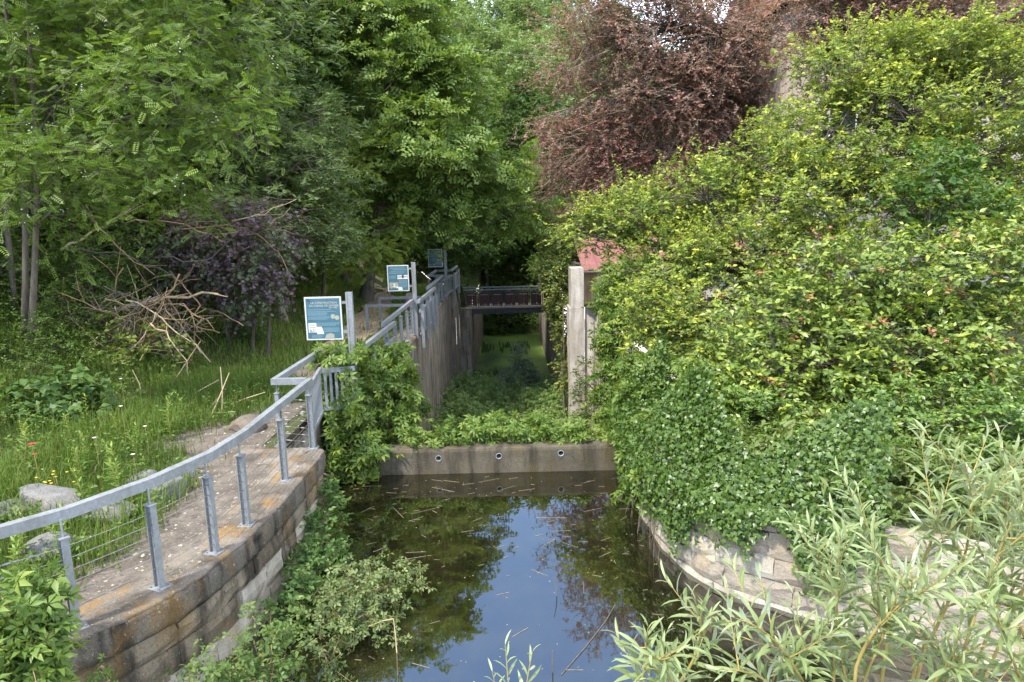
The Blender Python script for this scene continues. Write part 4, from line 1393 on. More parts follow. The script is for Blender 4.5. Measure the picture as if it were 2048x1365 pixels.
WOOD = 'trees of the wooded hillside'
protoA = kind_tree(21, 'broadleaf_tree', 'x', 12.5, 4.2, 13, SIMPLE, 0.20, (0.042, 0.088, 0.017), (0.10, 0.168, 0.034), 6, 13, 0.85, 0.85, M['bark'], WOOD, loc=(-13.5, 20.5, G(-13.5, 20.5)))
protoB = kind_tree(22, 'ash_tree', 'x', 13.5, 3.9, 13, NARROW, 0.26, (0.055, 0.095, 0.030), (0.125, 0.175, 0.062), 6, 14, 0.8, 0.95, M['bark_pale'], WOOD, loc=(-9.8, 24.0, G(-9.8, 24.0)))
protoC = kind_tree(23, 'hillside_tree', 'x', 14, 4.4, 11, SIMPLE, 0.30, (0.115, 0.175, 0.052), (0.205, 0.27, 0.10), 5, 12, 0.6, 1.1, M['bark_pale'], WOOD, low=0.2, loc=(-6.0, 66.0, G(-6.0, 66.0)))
protoA['label'] = 'dark green broadleaf tree in the shade of the left wood'
protoB['label'] = 'grey green feathery ash tree between the robinia and the bright walnut'
protoC['label'] = 'pale green tree on the far hillside above the footbridge'
LA = 'dark green broadleaf tree in the shade of the left wood'
GA, GC = 'dark trees of the left wood', 'pale trees on the far hillside'
protoA['group'], protoC['group'] = GA, GC
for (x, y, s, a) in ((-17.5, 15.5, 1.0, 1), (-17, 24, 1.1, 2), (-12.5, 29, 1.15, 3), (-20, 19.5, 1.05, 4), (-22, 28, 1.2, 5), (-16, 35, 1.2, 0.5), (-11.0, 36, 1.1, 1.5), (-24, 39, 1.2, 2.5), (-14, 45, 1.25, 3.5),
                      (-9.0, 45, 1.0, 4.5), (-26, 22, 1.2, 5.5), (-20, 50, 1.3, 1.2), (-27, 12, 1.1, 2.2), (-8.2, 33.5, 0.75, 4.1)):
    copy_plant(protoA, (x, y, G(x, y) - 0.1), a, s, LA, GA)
copy_plant(protoB, (-12.3, 26.5, G(-12.3, 26.5)), 2.0, 1.05, 'taller grey green feathery ash tree at the back of the left wood', 'grey green ash trees')
copy_plant(protoB, (-7.6, 22.3, G(-7.6, 22.3)), 4.0, 0.62, 'small grey green ash beside the purple leaved bush', 'grey green ash trees')
LD = 'dark tree closing the view behind the footbridge'
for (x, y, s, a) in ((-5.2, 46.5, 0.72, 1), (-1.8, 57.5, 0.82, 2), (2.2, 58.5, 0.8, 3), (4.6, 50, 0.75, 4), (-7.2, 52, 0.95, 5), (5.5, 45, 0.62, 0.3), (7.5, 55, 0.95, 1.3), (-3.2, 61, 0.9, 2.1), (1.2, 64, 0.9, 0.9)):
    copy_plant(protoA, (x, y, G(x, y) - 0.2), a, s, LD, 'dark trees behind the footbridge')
LC = 'pale green tree on the far hillside above the footbridge'
rr = np.random.default_rng(31)
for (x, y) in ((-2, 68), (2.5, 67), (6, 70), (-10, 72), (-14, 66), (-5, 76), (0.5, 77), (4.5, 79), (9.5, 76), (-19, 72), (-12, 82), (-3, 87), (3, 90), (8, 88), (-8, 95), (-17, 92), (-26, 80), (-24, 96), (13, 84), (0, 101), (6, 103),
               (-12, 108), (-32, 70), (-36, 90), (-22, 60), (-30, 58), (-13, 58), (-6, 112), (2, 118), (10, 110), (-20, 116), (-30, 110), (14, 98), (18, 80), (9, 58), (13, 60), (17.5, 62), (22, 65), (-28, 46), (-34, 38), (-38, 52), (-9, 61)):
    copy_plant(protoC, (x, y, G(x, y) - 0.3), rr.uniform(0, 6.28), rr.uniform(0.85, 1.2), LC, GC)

# ---- understorey bushes
r = np.random.default_rng(41)
bl = [(0, 0, 0.9, 0.9, 0.9, 0.7), (0.8, 0.3, 0.7, 0.7, 0.6, 0.6), (-0.7, 0.4, 0.8, 0.7, 0.7, 0.6), (0.2, -0.7, 0.6, 0.7, 0.6, 0.5), (0.1, 0.2, 1.5, 0.7, 0.7, 0.5), (-0.5, -0.5, 0.5, 0.6, 0.6, 0.45)]
bb = (-10.2, 16.6, G(-10.2, 16.6))
bl = [(x + bb[0], y + bb[1], z + bb[2], a, b, c) for x, y, z, a, b, c in bl]
fo = Fol(r)
Cn, O, own = clumps(r, bl, 4.5, bb, zmin=0.1)
fo.shoots(Cn, O, LEAF, 5, 9, 0.36, 0.085, (0.045, 0.09, 0.016), (0.11, 0.17, 0.032), young=(0.13, 0.18, 0.03), twig=0.3, jit=0.15)
skeleton(fo, bl, bb, Cn, own, 0.04, bb[2] + 1.4, twr=0.008, every=2)
bush = plant('bush', 'green bush at the shaded edge of the left wood', 'bush', bb, fo, M['leaf'], M['bark'], 'green bushes along the wood edge', crown='foliage', wood='stems')
for (x, y, s, a) in ((-11.8, 15.2, 1.0, 1), (-9.4, 18.4, 0.8, 2), (-13, 17.6, 1.3, 3), (-11.5, 19.5, 1.4, 4), (-12.3, 13.0, 0.75, 5), (-14.2, 14.8, 1.2, 0.4), (-8.9, 21, 1.1, 1.4), (-10.6, 22.5, 1.5, 2.4), (-9.2, 26, 1.3, 3.4), (-8.9, 29.5, 1.2, 4.4),
                      (-10.6, 32.5, 1.5, 5.4), (-13.8, 23, 1.6, 0.9), (-9.8, 37, 1.5, 1.9), (-12.9, 11.2, 0.7, 2.9), (-7.4, 18.8, 0.55, 2.0), (-9.8, 14.0, 0.5, 1.1), (-10.8, 13.2, 0.55, 2.1), (-11.6, 14.1, 0.65, 3.1), (-10.0, 15.2, 0.6, 4.1), (-12.9, 14.4, 0.8, 5.1), (-9.3, 13.0, 0.4, 0.6), (-13.9, 12.2, 0.7, 1.6), (-11.9, 11.8, 0.5, 2.6)):
    copy_plant(bush, (x, y, G(x, y) - 0.1), a, s, 'green bush at the shaded edge of the left wood', 'green bushes along the wood edge')
for (x, y, z, s, a) in ((-1.6, 54.6, -4.4, 1.4, 1), (0.2, 55.4, -4.3, 1.7, 2), (1.7, 54.9, -4.4, 1.2, 3), (-0.6, 56.5, -3.6, 1.9, 4), (1.2, 57, -3.2, 1.9, 5)):
    copy_plant(bush, (x, y, z), a, s, 'dark bush at the end of the duckweed channel under the footbridge', 'dark bushes under the footbridge')
for (x, y, s, a) in ((-3.5, 40.5, 0.75, 1), (-3.3, 43.5, 0.95, 2), (-3.0, 46.5, 0.9, 3), (3.2, 38.0, 1.1, 0.2), (2.9, 43, 1.2, 1.2), (3.4, 34, 1.0, 2.2), (2.9, 47, 1.1, 3.3)):
    copy_plant(bush, (x, y, G(x, y) - 0.4), a, s, 'bush crowding the edge of the lower lock beside the footbridge', 'bushes along the lower lock')

# ---- robinia with two slender trunks, left foreground
r = np.random.default_rng(51)
base = (-10.4, 14.2, G(-10.4, 14.2))
fo = Fol(r)
Cn, O, own = clumps(r, LOBES['robinia'], 2.3, base, inner=0.25, gaps=2.6)
O[:, 2] *= 0.35
fo.shoots(Cn, nrm(O), PINNATE, 5, 9, 0.75, 0.195, (0.066, 0.125, 0.017), (0.142, 0.214, 0.036), young=(0.21, 0.29, 0.045), yfrac=0.3, up=0.05, droop=0.35, twig=0.7, twig_r=0.006, flat=1.6, jit=0.2)
skeleton(fo, LOBES['robinia'], base, Cn, own, 0.062, 13.5, trunks=[(0, 0, 1.2, 0.3), (0.18, -0.1, 2.0, 0.1), (-0.6, 0.8, -0.4, 0.4)], twr=0.012, every=2)
rob = plant('robinia_tree', 'robinia with slender twin trunks and feathery leaves at the left edge', 'tree', base, fo, M['leaf'], M['bark'])
# hanging white blossom
mb = MB()
for i in np.random.default_rng(5).choice(len(Cn), 46, replace=False):
    for q in range(7):
        p = Cn[i] + np.array(base) + r.normal(0, 0.05, 3) + np.array([0, 0, -0.12 - 0.03 * q])
        mb.box(p - 0.009, p + 0.009)
mb.build('blossom', M['petal_white'], rob)

# ---- bright walnut
LOBES['walnut'][0][:4] = [-4.6, 31.0, 13.0, 2.3]
LOBES['walnut'][2][:4] = [-2.6, 30.0, 9.9, 1.9]
LOBES['walnut'][4][:4] = [-1.5, 30.0, 7.2, 1.7]
LOBES['walnut'][7][2] = 5.35
LOBES['walnut'][6][2] = 6.2
LOBES['walnut'][9] = [-6.8, 32.0, 15.2, 3.0, 2.6, 2.0]
r = np.random.default_rng(52)
base = (-6.6, 30.5, G(-6.6, 30.5))
fo = Fol(r)
Cn, O, own = clumps(r, LOBES['walnut'], 1.05, base, gaps=1.7)
fo.shoots(Cn, O, WALNUT, 5, 9, 0.85, 0.34, (0.078, 0.138, 0.026), (0.158, 0.228, 0.052), young=(0.25, 0.32, 0.08), yfrac=0.35, up=0.1, droop=0.4, twig=0.4, twig_r=0.010, flat=1.2, jit=0.3)
skeleton(fo, LOBES['walnut'], base, Cn, own, 0.26, 15.5, lean=(2.6, 0.6), twr=0.022)
plant('walnut_tree', 'bright green walnut tree with large drooping leaves leaning over the path', 'tree', base, fo, M['leaf'], M['bark'])
# low robinia sprays under the walnut
r = np.random.default_rng(53)
base = (-7.2, 25.5, G(-7.2, 25.5))
lb = [(-6.6, 25.0, 5.0, 1.3, 1.2, 0.7), (-5.9, 25, 4.0, 1.0, 1.0, 0.5), (-7.4, 24.5, 4.2, 1.1, 1, 0.6), (-6.8, 24.3, 6.4, 1.3, 1.2, 0.7), (-5.2, 26, 3.9, 0.7, 0.8, 0.4), (-4.6, 27, 4.6, 0.6, 0.6, 0.4), (-6.0, 26.0, 7.3, 1.3, 1.0, 0.8)]
fo = Fol(r)
Cn, O, own = clumps(r, lb, 2.2, base, inner=0.3)
O[:, 2] *= 0.4
fo.shoots(Cn, nrm(O), PINNATE, 5, 7, 0.75, 0.26, (0.08, 0.13, 0.013), (0.165, 0.22, 0.028), young=(0.24, 0.30, 0.035), up=0.05, droop=0.4, twig=0.5, flat=1.5)
skeleton(fo, lb, base, Cn, own, 0.09, 7.5, lean=(0.8, 0), twr=0.012, every=2)
plant('robinia_tree', 'young robinia with yellow green sprays overhanging the nearest sign', 'tree', base, fo, M['leaf'], M['bark'])

# ---- red leaved plums beyond the shed
RED = dict(lo=(0.165, 0.115, 0.092), hi=(0.29, 0.165, 0.138), young=(0.46, 0.16, 0.14))
r = np.random.default_rng(54)
base = (12.6, 36.5, 1.25)
fo = Fol(r)
Cn, O, own = clumps(r, LOBES['redplum'] + [[2.6, 37, 10.2, 1.5, 1.5, 1.2], [2.2, 38, 7.2, 1.2, 1.2, 1.0], [13.5, 36, 12.5, 2.2, 2.2, 2.0], [13.2, 36, 9.5, 2.0, 2, 1.6]], 1.35, base, inner=0.3, gaps=1.5)
fo.shoots(Cn, O, SIMPLE, 7, 11, 0.95, 0.135, RED['lo'], RED['hi'], young=RED['young'], yfrac=0.2, up=0.0, droop=0.1, twig=1.0, twig_r=0.013, jit=0.4)
k = np.isin(own, [6, 7, 9, 10, 12])
fo.shoots(Cn[k] + O[k] * 0.15, O[k], SIMPLE, 3, 10, 0.8, 0.13, (0.22, 0.085, 0.078), (0.36, 0.14, 0.125), young=(0.46, 0.15, 0.14), up=0.0, droop=0.1, twig=0.6, twig_r=0.010, jit=0.35)
# long arching boughs that reach out over the lock and droop at their ends
bc, bo = [], []
for i in range(46):
    a = np.array([r.uniform(9.5, 12.5), r.uniform(35, 36.5), r.uniform(7, 14)]) - np.array(base)
    e = np.array([r.uniform(1.2, 9), r.uniform(34, 37.5), r.uniform(4.2, 14.5)]) - np.array(base)
    m_ = (a + e) / 2 + np.array([0, 0, r.uniform(0.8, 2.6)])
    Q = bez(a, m_, e, 12)
    Q[1:-1] += r.normal(0, 0.07, (10, 3))
    fo.wood(Q, np.linspace(r.uniform(0.035, 0.07), 0.008, 12), 5)
    for q in range(4, 12):
        for _ in range(2):
            bc.append(Q[q] + r.normal(0, 0.2, 3))
            bo.append(nrm(Q[q] - Q[q - 1] + r.normal(0, 0.2, 3) + np.array([0, 0, -0.1])))
fo.shoots(np.array(bc), np.array(bo), SIMPLE, 4, 10, 0.8, 0.12, RED['lo'], RED['hi'], young=RED['young'], yfrac=0.3, up=0.0, droop=0.25, twig=1.0, twig_r=0.011, jit=0.2)
skeleton(fo, LOBES['redplum'] + [[2.6, 37, 10.2, 1.5, 1.5, 1.2], [2.2, 38, 7.2, 1.2, 1.2, 1.0], [13.5, 36, 12.5, 2.2, 2.2, 2.0], [13.2, 36, 9.5, 2.0, 2, 1.6]], base, Cn, own, 0.24, 15, lean=(-2.5, -0.5), limb=0.55, twr=0.028, fork=0.1)
plant('copper_plum_tree', 'wide copper leaved plum tree with twiggy arching branches over the shed', 'tree', base, fo, M['leaf'], M['bark_pale'])
r = np.random.default_rng(55)
base = (19.0, 30.0, 1.25)
rb = [(x * 0.70, y * 0.70, 4.82 + (z - 4.82) * 0.70, a * 0.7, b * 0.7, c * 0.7) for x, y, z, a, b, c in LOBES['redback']]
base = (12.9, 27.0, 1.25)
fo = Fol(r)
rb += [[11.8, 26.5, 10.6, 1.3, 1.4, 1.2], [13.6, 26.0, 11.0, 1.5, 1.4, 1.1], [16.3, 25.5, 10.4, 1.5, 1.4, 1.0], [18.2, 25, 9.6, 1.5, 1.4, 1.2]]
Cn, O, own = clumps(r, rb, 2.2, base, inner=0.3)
fo.shoots(Cn, O, SIMPLE, 7, 11, 0.75, 0.10, RED['lo'], RED['hi'], young=RED['young'], yfrac=0.2, up=0.0, droop=0.1, twig=1.0, twig_r=0.010, jit=0.4)
skeleton(fo, rb, base, Cn, own, 0.15, 9.5, lean=(0.8, 0.3), limb=0.75, twr=0.024, fork=0.5)
plant('copper_plum_tree', 'copper leaved plum tree with dark trunk rising behind the yellow green tree', 'tree', base, fo, M['leaf'], M['bark'])

# ---- yellow green plum, the big mass on the right bank
for _i, _d in ((0, 0.25), (1, 0.35), (2, 0.25)):
    LOBES['plum'][_i][2] -= _d
LOBES['plum'] += [[4.6, 17.0, 4.3, 1.0, 1.0, 0.55], [6.2, 16.3, 4.0, 1.2, 1.2, 0.7], [8.7, 16.8, 6.1, 1.1, 1.2, 0.8], [7.9, 17.0, 5.6, 1.0, 1.0, 0.6]]
r = np.random.default_rng(56)
base = (7.6, 17.5, 1.25)
fo = Fol(r)
Cn, O, own = clumps(r, [[x, y, z, a * 0.9, b * 0.9, c * 0.82] for x, y, z, a, b, c in LOBES['plum']], 3.7, base, inner=0.45, gaps=2.1)
fo.shoots(Cn, O, SIMPLE, 11, 14, 0.55, 0.090, (0.085, 0.138, 0.026), (0.190, 0.258, 0.045), young=(0.44, 0.46, 0.06), yfrac=0.55, up=0.35, droop=0.1, twig=0.7, twig_r=0.006, jit=0.24, spread=0.7, size_var=0.42)
skeleton(fo, LOBES['plum'], base, Cn, own, 0.20, 8.5, trunks=[(0, 0, 1.2, -0.6, 0.85), (-0.9, 0.2, -1.6, -0.6, 0.5), (1.0, -0.2, 3.2, -0.4, 0.8)], limb=0.5, twr=0.022, fork=0.2)
k = np.where((O[:, 2] > 0.25) & (r.uniform(0, 1, len(O)) < 0.30))[0]
fo.shoots(Cn[k], nrm(O[k] + np.array([0, 0, 1.2])), SIMPLE, 1, 16, 1.05, 0.085, (0.12, 0.17, 0.03), (0.22, 0.28, 0.05), young=(0.42, 0.44, 0.06), yfrac=0.6, up=0.7, spread=0.3, droop=0.15, twig=1.0, twig_r=0.007, jit=0.15, size_var=0.4)
plum = plant('yellow_green_tree', 'spreading yellow green plum tree covering the right bank', 'tree', base, fo, M['leaf'], M['bark'])
# a darker large leaved sapling growing through it
r = np.random.default_rng(57)
base = (8.4, 13.8, 1.25)
lb = [(8.5, 14.0, 5.7, 0.75, 0.6, 0.4), (8.9, 14.0, 5.2, 0.8, 0.6, 0.45), (8.2, 14.1, 4.9, 0.6, 0.5, 0.4), (9.5, 14.2, 4.7, 0.7, 0.6, 0.5)]
fo = Fol(r)
Cn, O, own = clumps(r, lb, 5, base)
fo.shoots(Cn, O, LEAF, 4, 7, 0.4, 0.14, (0.035, 0.085, 0.012), (0.080, 0.150, 0.025), up=0.2, twig=0.3, jit=0.15)
skeleton(fo, lb, base, Cn, own, 0.05, 5.6, twr=0.01, every=2)
plant('maple_sapling', 'darker green large leaved sapling growing through the yellow green tree', 'tree', base, fo, M['leaf'], M['bark'])

# ---- shrubs of the right bank
r = np.random.default_rng(58)
base = (6.6, 12.0, 1.25)
fo = Fol(r)
Cn, O, own = clumps(r, LOBES['photinia'], 10, base, inner=0.5, zmin=-0.2, gaps=3.6)
tn = r.uniform(0, 1, len(Cn))
fo.shoots(Cn, O, LEAF, 5, 8, 0.42, 0.118, (0.060, 0.112, 0.018), (0.150, 0.215, 0.032), young=(0.31, 0.35, 0.05), yfrac=0.5, up=0.4, droop=0.25, twig=0.5, twig_r=0.006, jit=0.16, tone=tn)
k = r.uniform(0, 1, len(Cn)) < 0.16
fo.shoots(Cn[k] + O[k] * 0.25, O[k], LEAF, 2, 6, 0.3, 0.072, (0.22, 0.10, 0.045), (0.34, 0.13, 0.06), young=(0.36, 0.15, 0.07), yfrac=0.6, up=0.35, droop=0.35, twig=0.5, jit=0.1)
skeleton(fo, LOBES['photinia'], base, Cn, own, 0.07, 3.4, trunks=[(0, 0, 0.5, 0), (-1.6, -0.3, -0.8, 0.1), (1.5, 0.2, 0.8, 0)], twr=0.008, every=2)
plant('red_tipped_shrub', 'large shrub with green and red tipped new leaves above the basin wall', 'shrub', base, fo, M['leaf_glossy'], M['bark'], crown='foliage', wood='stems')
r = np.random.default_rng(59)
base = (6.0, 9.4, 1.2)
fo = Fol(r)
Cn, O, own = clumps(r, LOBES['privet'] + [[4.3, 9.6, 1.25, 0.6, 0.5, 0.42], [5.0, 8.3, 0.9, 0.7, 0.45, 0.42], [6.2, 7.9, 0.95, 0.8, 0.5, 0.45], [7.6, 8.0, 1.2, 0.8, 0.5, 0.6], [3.9, 10.4, 1.7, 0.5, 0.45, 0.35]], 14, base, inner=0.5, gaps=5.5)
fo.shoots(Cn, O, LEAF, 5, 8, 0.30, 0.082, (0.05, 0.115, 0.014), (0.110, 0.185, 0.026), young=(0.20, 0.27, 0.04), yfrac=0.35, up=0.3, droop=0.2, twig=0.5, twig_r=0.004, jit=0.11)
skeleton(fo, LOBES['privet'], base, Cn, own, 0.04, 1.9, trunks=[(0, 0, 0.3, 0), (-0.8, 0, -0.5, -0.2), (0.8, 0, 0.6, -0.2)], twr=0.006, every=2)
plant('privet_shrub', 'bright green small leaved privet shrub behind the willow', 'shrub', base, fo, M['leaf_glossy'], M['bark'], crown='foliage', wood='stems')

# ---- ivy hanging over the basin wall and banked up behind it
r = np.random.default_rng(60)
T_, R_ = frames(BANK)
fo = Fol(r)
P_, D_, N_ = [], [], []
for s in np.linspace(0, 1, 760):
    i = int(s * (len(BANK) - 1) * 0.52)
    p, n = BANK[i], R_[i]
    hang = 0.72 + 0.2 * sm(9.2, 8.4, p[1]) + 0.2 * math.sin(i * 0.16) + 0.2 * math.sin(i * 0.41 + 1) + r.normal(0, 0.08) + 0.55 * sm(7.6, 6.7, p[1])
    if p[1] > 10.6:
        hang -= 0.35
    if r.random() < 0.10:
        hang -= 0.3
    m_ = 24
    z = r.uniform(min(1.2, max(0.1, hang)), 1.35, m_)
    o = r.uniform(0.03, 0.20, m_)
    P_.append(np.stack([p[0] + n[0] * o + r.normal(0, 0.03, m_), p[1] + n[1] * o + r.normal(0, 0.03, m_), z], 1))
    N_.append(np.tile(np.array([n[0], n[1], 0.45]), (m_, 1)))
    m2 = 20
    b = r.uniform(0, 1, m2) ** 0.8
    lift = 1.25 * (0.65 + 0.4 * math.sin(i * 0.11 + 2))
    P_.append(np.stack([p[0] - n[0] * (0.85 * b - 0.14) + r.normal(0, 0.05, m2), p[1] - n[1] * (0.85 * b - 0.14) + r.normal(0, 0.05, m2), 1.30 + lift * b + r.normal(0, 0.06, m2)], 1))
    N_.append(np.tile(np.array([n[0] * 0.7, n[1] * 0.7, 0.8]), (m2, 1)))
P_, N_ = np.vstack(P_), np.vstack(N_)
D_ = np.array([0, 0, -0.7]) + r.normal(0, 0.5, P_.shape)
g = r.uniform(0, 1, (len(P_), 1))
base = (2.3, 9.5, 1.25)
fo.leaves(IVY, P_ - np.array(base), D_, N_ + r.normal(0, 0.42, N_.shape), r.uniform(0.040, 0.078, len(P_)), np.array([0.036, 0.076, 0.013]) + g * np.array([0.060, 0.080, 0.015]))
for i in r.integers(0, len(P_), 60):
    q = P_[i] - np.array(base)
    fo.wood(np.array([q, q + [r.normal(0, 0.05), r.normal(0, 0.05), -0.15], q + [r.normal(0, 0.08), r.normal(0, 0.08), -0.34]]), 0.004, 4)
plant('ivy', 'dark glossy ivy hanging over the cream basin wall', 'ivy', base, fo, M['leaf_glossy'], M['bark'], crown='foliage', wood='stems')
# dry roots and dead runners at the water line of the ivy
mb = MB()
for i in range(20):
    y = r.uniform(9.0, 11.2)
    x = np.interp(y, BANK[::-1, 1], BANK[::-1, 0]) - r.uniform(0.0, 0.12)
    a = np.array([x, y, r.uniform(0.25, 0.7)])
    mb.tube([a, a + np.array([-0.05, 0, -0.2]) + r.normal(0, 0.04, 3), a + np.array([-r.uniform(0, 0.16), r.normal(0, 0.1), -a[2] - 0.02])], 0.004, 4, False)
tag(mb.build('dry_roots', M['bark']), 'tangle of dry hanging roots at the waterline under the ivy', 'roots')


def creeper(name, label, cat, lobes, dens, base, tpl, size, lo, hi, young, seed, m=4, k=6, length=0.3, leafm='leaf', droop=0.5, flat=0.6, up=0.1, jit=0.1, spread=0.7, stems=True, zmin=None):
    r = np.random.default_rng(seed)
    fo = Fol(r)
    Cn, O, own = clumps(r, lobes, dens, base, inner=0.4, zmin=zmin)
    fo.shoots(Cn, O, tpl, m, k, length, size, lo, hi, young=young, yfrac=0.35, up=up, droop=droop, twig=0.5, twig_r=0.004, jit=jit, flat=flat, spread=spread)
    if stems:
        for i, L in enumerate(lobes):
            c = np.array(L[:3]) - np.array(base)
            idx = np.where(own == i)[0][::3]
            a = np.array([c[0] * 0.5, c[1] * 0.5, min(0, c[2])])
            fo.wood(bez(a, (a + c) / 2 + r.normal(0, 0.1, 3), c, 6), 0.010, 4)
            if len(idx):
                fo.twigs(np.tile(c, (len(idx), 1)), Cn[idx], 0.006, 0.003)
    return plant(name, label, cat, base, fo, M[leafm], M['bark_dead'], crown='foliage', wood='stems')


CRLO, CRHI, CRY = (0.055, 0.110, 0.020), (0.125, 0.190, 0.035), (0.20, 0.25, 0.045)
creeper('creeper', 'mound of five leaved creeper smothering the lock head railing', 'creeper', LOBES['vine_mass'], 9, (-3.0, 13.2, 0.4), PALM, 0.17, CRLO, CRHI, CRY, 71, m=4, k=5)
creeper('creeper', 'low creeper sprawling along the top of the dam', 'creeper', [[x, y + 0.14, z + 0.05, a, b * 0.85, c] for x, y, z, a, b, c in LOBES['dam_creeper']], 15, (-0.2, 12.95, 0.5), PALM, 0.15, (0.065, 0.125, 0.022), (0.14, 0.21, 0.04), CRY, 72, m=4, k=4, length=0.17, zmin=0.02, droop=0.2)
creeper('creeper', 'creeper climbing the recessed lock wall left of the yellow green tree', 'creeper', LOBES['lock_creeper'], 7, (3.3, 20, -1.5), PALM, 0.21, (0.055, 0.115, 0.018), (0.12, 0.20, 0.034), CRY, 73, m=4, k=5, length=0.4)
creeper('creeper', 'light green creeper mixed into the ivy at the corner of the basin wall', 'creeper', LOBES['rcreep'] + [[2.55, 10.9, 1.35, 0.4, 0.45, 0.28], [2.9, 9.9, 1.5, 0.4, 0.4, 0.25], [3.3, 11.0, 1.7, 0.6, 0.5, 0.35], [2.3, 9.6, 0.9, 0.2, 0.4, 0.3]], 10, (2.6, 12, 1.2), PALM, 0.145, (0.07, 0.13, 0.024), (0.15, 0.22, 0.04), CRY, 74, m=4, k=5, zmin=-1.1)
creeper('ivy', 'ivy and yellowing leaves climbing the pale lock pier', 'ivy', LOBES['pillar_ivy'], 9, (2.2, 29.5, 1.2), LEAF, 0.13, (0.055, 0.095, 0.02), (0.13, 0.17, 0.035), (0.33, 0.34, 0.06), 75, m=6, k=7, length=0.4)
creeper('creeper', 'large five leaved creeper at the lower left corner over the quay', 'creeper', LOBES['corner_creeper'], 26, (-4.0, 4.8, 1.3), PALM, 0.135, (0.065, 0.125, 0.024), (0.13, 0.20, 0.04), (0.20, 0.25, 0.05), 76, m=3, k=4, length=0.16, jit=0.05)
creeper('nettle_bed', 'column of fresh green nettles growing at the foot of the quay wall', 'nettles', LOBES['nettles'], 26, (-2.85, 9.0, 0.1), LEAF, 0.075, (0.060, 0.125, 0.030), (0.115, 0.20, 0.05), (0.16, 0.24, 0.06), 77, m=4, k=8, length=0.22, up=0.6, droop=0.2, jit=0.07)
creeper('bramble', 'bramble tangle climbing the near quay wall from the water', 'bramble', [(x + 0.16, y, z * 0.62, a * 0.9, b * 0.9, c * 0.85) for x, y, z, a, b, c in (LOBES['bramble_wall'][i] for i in (1, 2, 4, 6))], 12, (-2.7, 6.2, 0.1), TRI, 0.088, (0.050, 0.100, 0.024), (0.11, 0.17, 0.04), (0.17, 0.22, 0.06), 78, m=4, k=6, length=0.30, jit=0.11)
creeper('bramble', 'pale bramble spreading low over the pond water', 'bramble', LOBES['bramble_water'], 15, (-2.0, 7.5, 0.05), TRI, 0.082, (0.065, 0.100, 0.034), (0.14, 0.19, 0.06), (0.22, 0.25, 0.10), 79, m=4, k=6, length=0.25, jit=0.10, droop=0.2, zmin=0.0)
# hanging strand on the quay face
creeper('creeper', 'single creeper strand hanging down the quay face below the first post', 'creeper', [(-3.72, 5.50, 0.95 - 0.14 * i, 0.03, 0.03, 0.05) for i in range(6)], 60, (-3.7, 5.5, 1.2), PALM, 0.075, CRLO, CRHI, CRY, 80, m=1, k=2, length=0.07, jit=0.02)
creeper('creeper', 'small climber on the end of the quay wall', 'creeper', [(-2.97, 10.35, 0.85 - 0.16 * i, 0.05, 0.04, 0.08) for i in range(4)], 40, (-3.0, 10.3, 0.9), LEAF, 0.06, CRLO, CRHI, CRY, 81, m=2, k=3, length=0.1, jit=0.03)
creeper('bush', 'dark bush at the foot of the pale lock pier', 'bush', [(2.75, 25.5, -2.2, 0.4, 0.5, 0.8), (2.95, 25.2, -3.2, 0.45, 0.5, 0.9), (2.9, 26.2, -1.2, 0.3, 0.4, 0.6)], 6, (2.8, 25.5, -4.4), LEAF, 0.10, (0.035, 0.07, 0.015), (0.08, 0.13, 0.025), None, 82, m=5, k=7, length=0.35)

# ---- purple leaved bush beside the brushwood
r = np.random.default_rng(61)
base = (-7.0, 17.9, G(-7.0, 17.9))
LOBES['purple'] = [[x + 0.3, y - 0.9, z - 0.05, a, b, c] for x, y, z, a, b, c in LOBES['purple']]
fo = Fol(r)
Cn, O, own = clumps(r, LOBES['purple'], 6, base, inner=0.4)
tn = r.uniform(0, 1, len(Cn))
kk = r.uniform(0, 1, len(Cn)) < 0.5
fo.shoots(Cn[kk], O[kk], ROUND, 5, 7, 0.42, 0.105, (0.080, 0.058, 0.080), (0.155, 0.112, 0.15), young=(0.15, 0.05, 0.06), yfrac=0.2, up=0.1, droop=0.5, twig=0.5, jit=0.16, flat=0.7)
fo.shoots(Cn[~kk], O[~kk], ROUND, 5, 7, 0.42, 0.105, (0.075, 0.092, 0.055), (0.13, 0.15, 0.09), up=0.1, droop=0.5, twig=0.5, jit=0.16, flat=0.7)
skeleton(fo, LOBES['purple'], base, Cn, own, 0.05, 5.0, trunks=[(0, 0, 0.5, 0), (-0.5, 0, -0.7, -0.2), (0.4, 0, 0.6, -0.2)], twr=0.009, every=2)
plant('purple_bush', 'purple leaved bush behind the heap of cut branches', 'bush', base, fo, M['leaf'], M['bark'], crown='foliage', wood='stems')

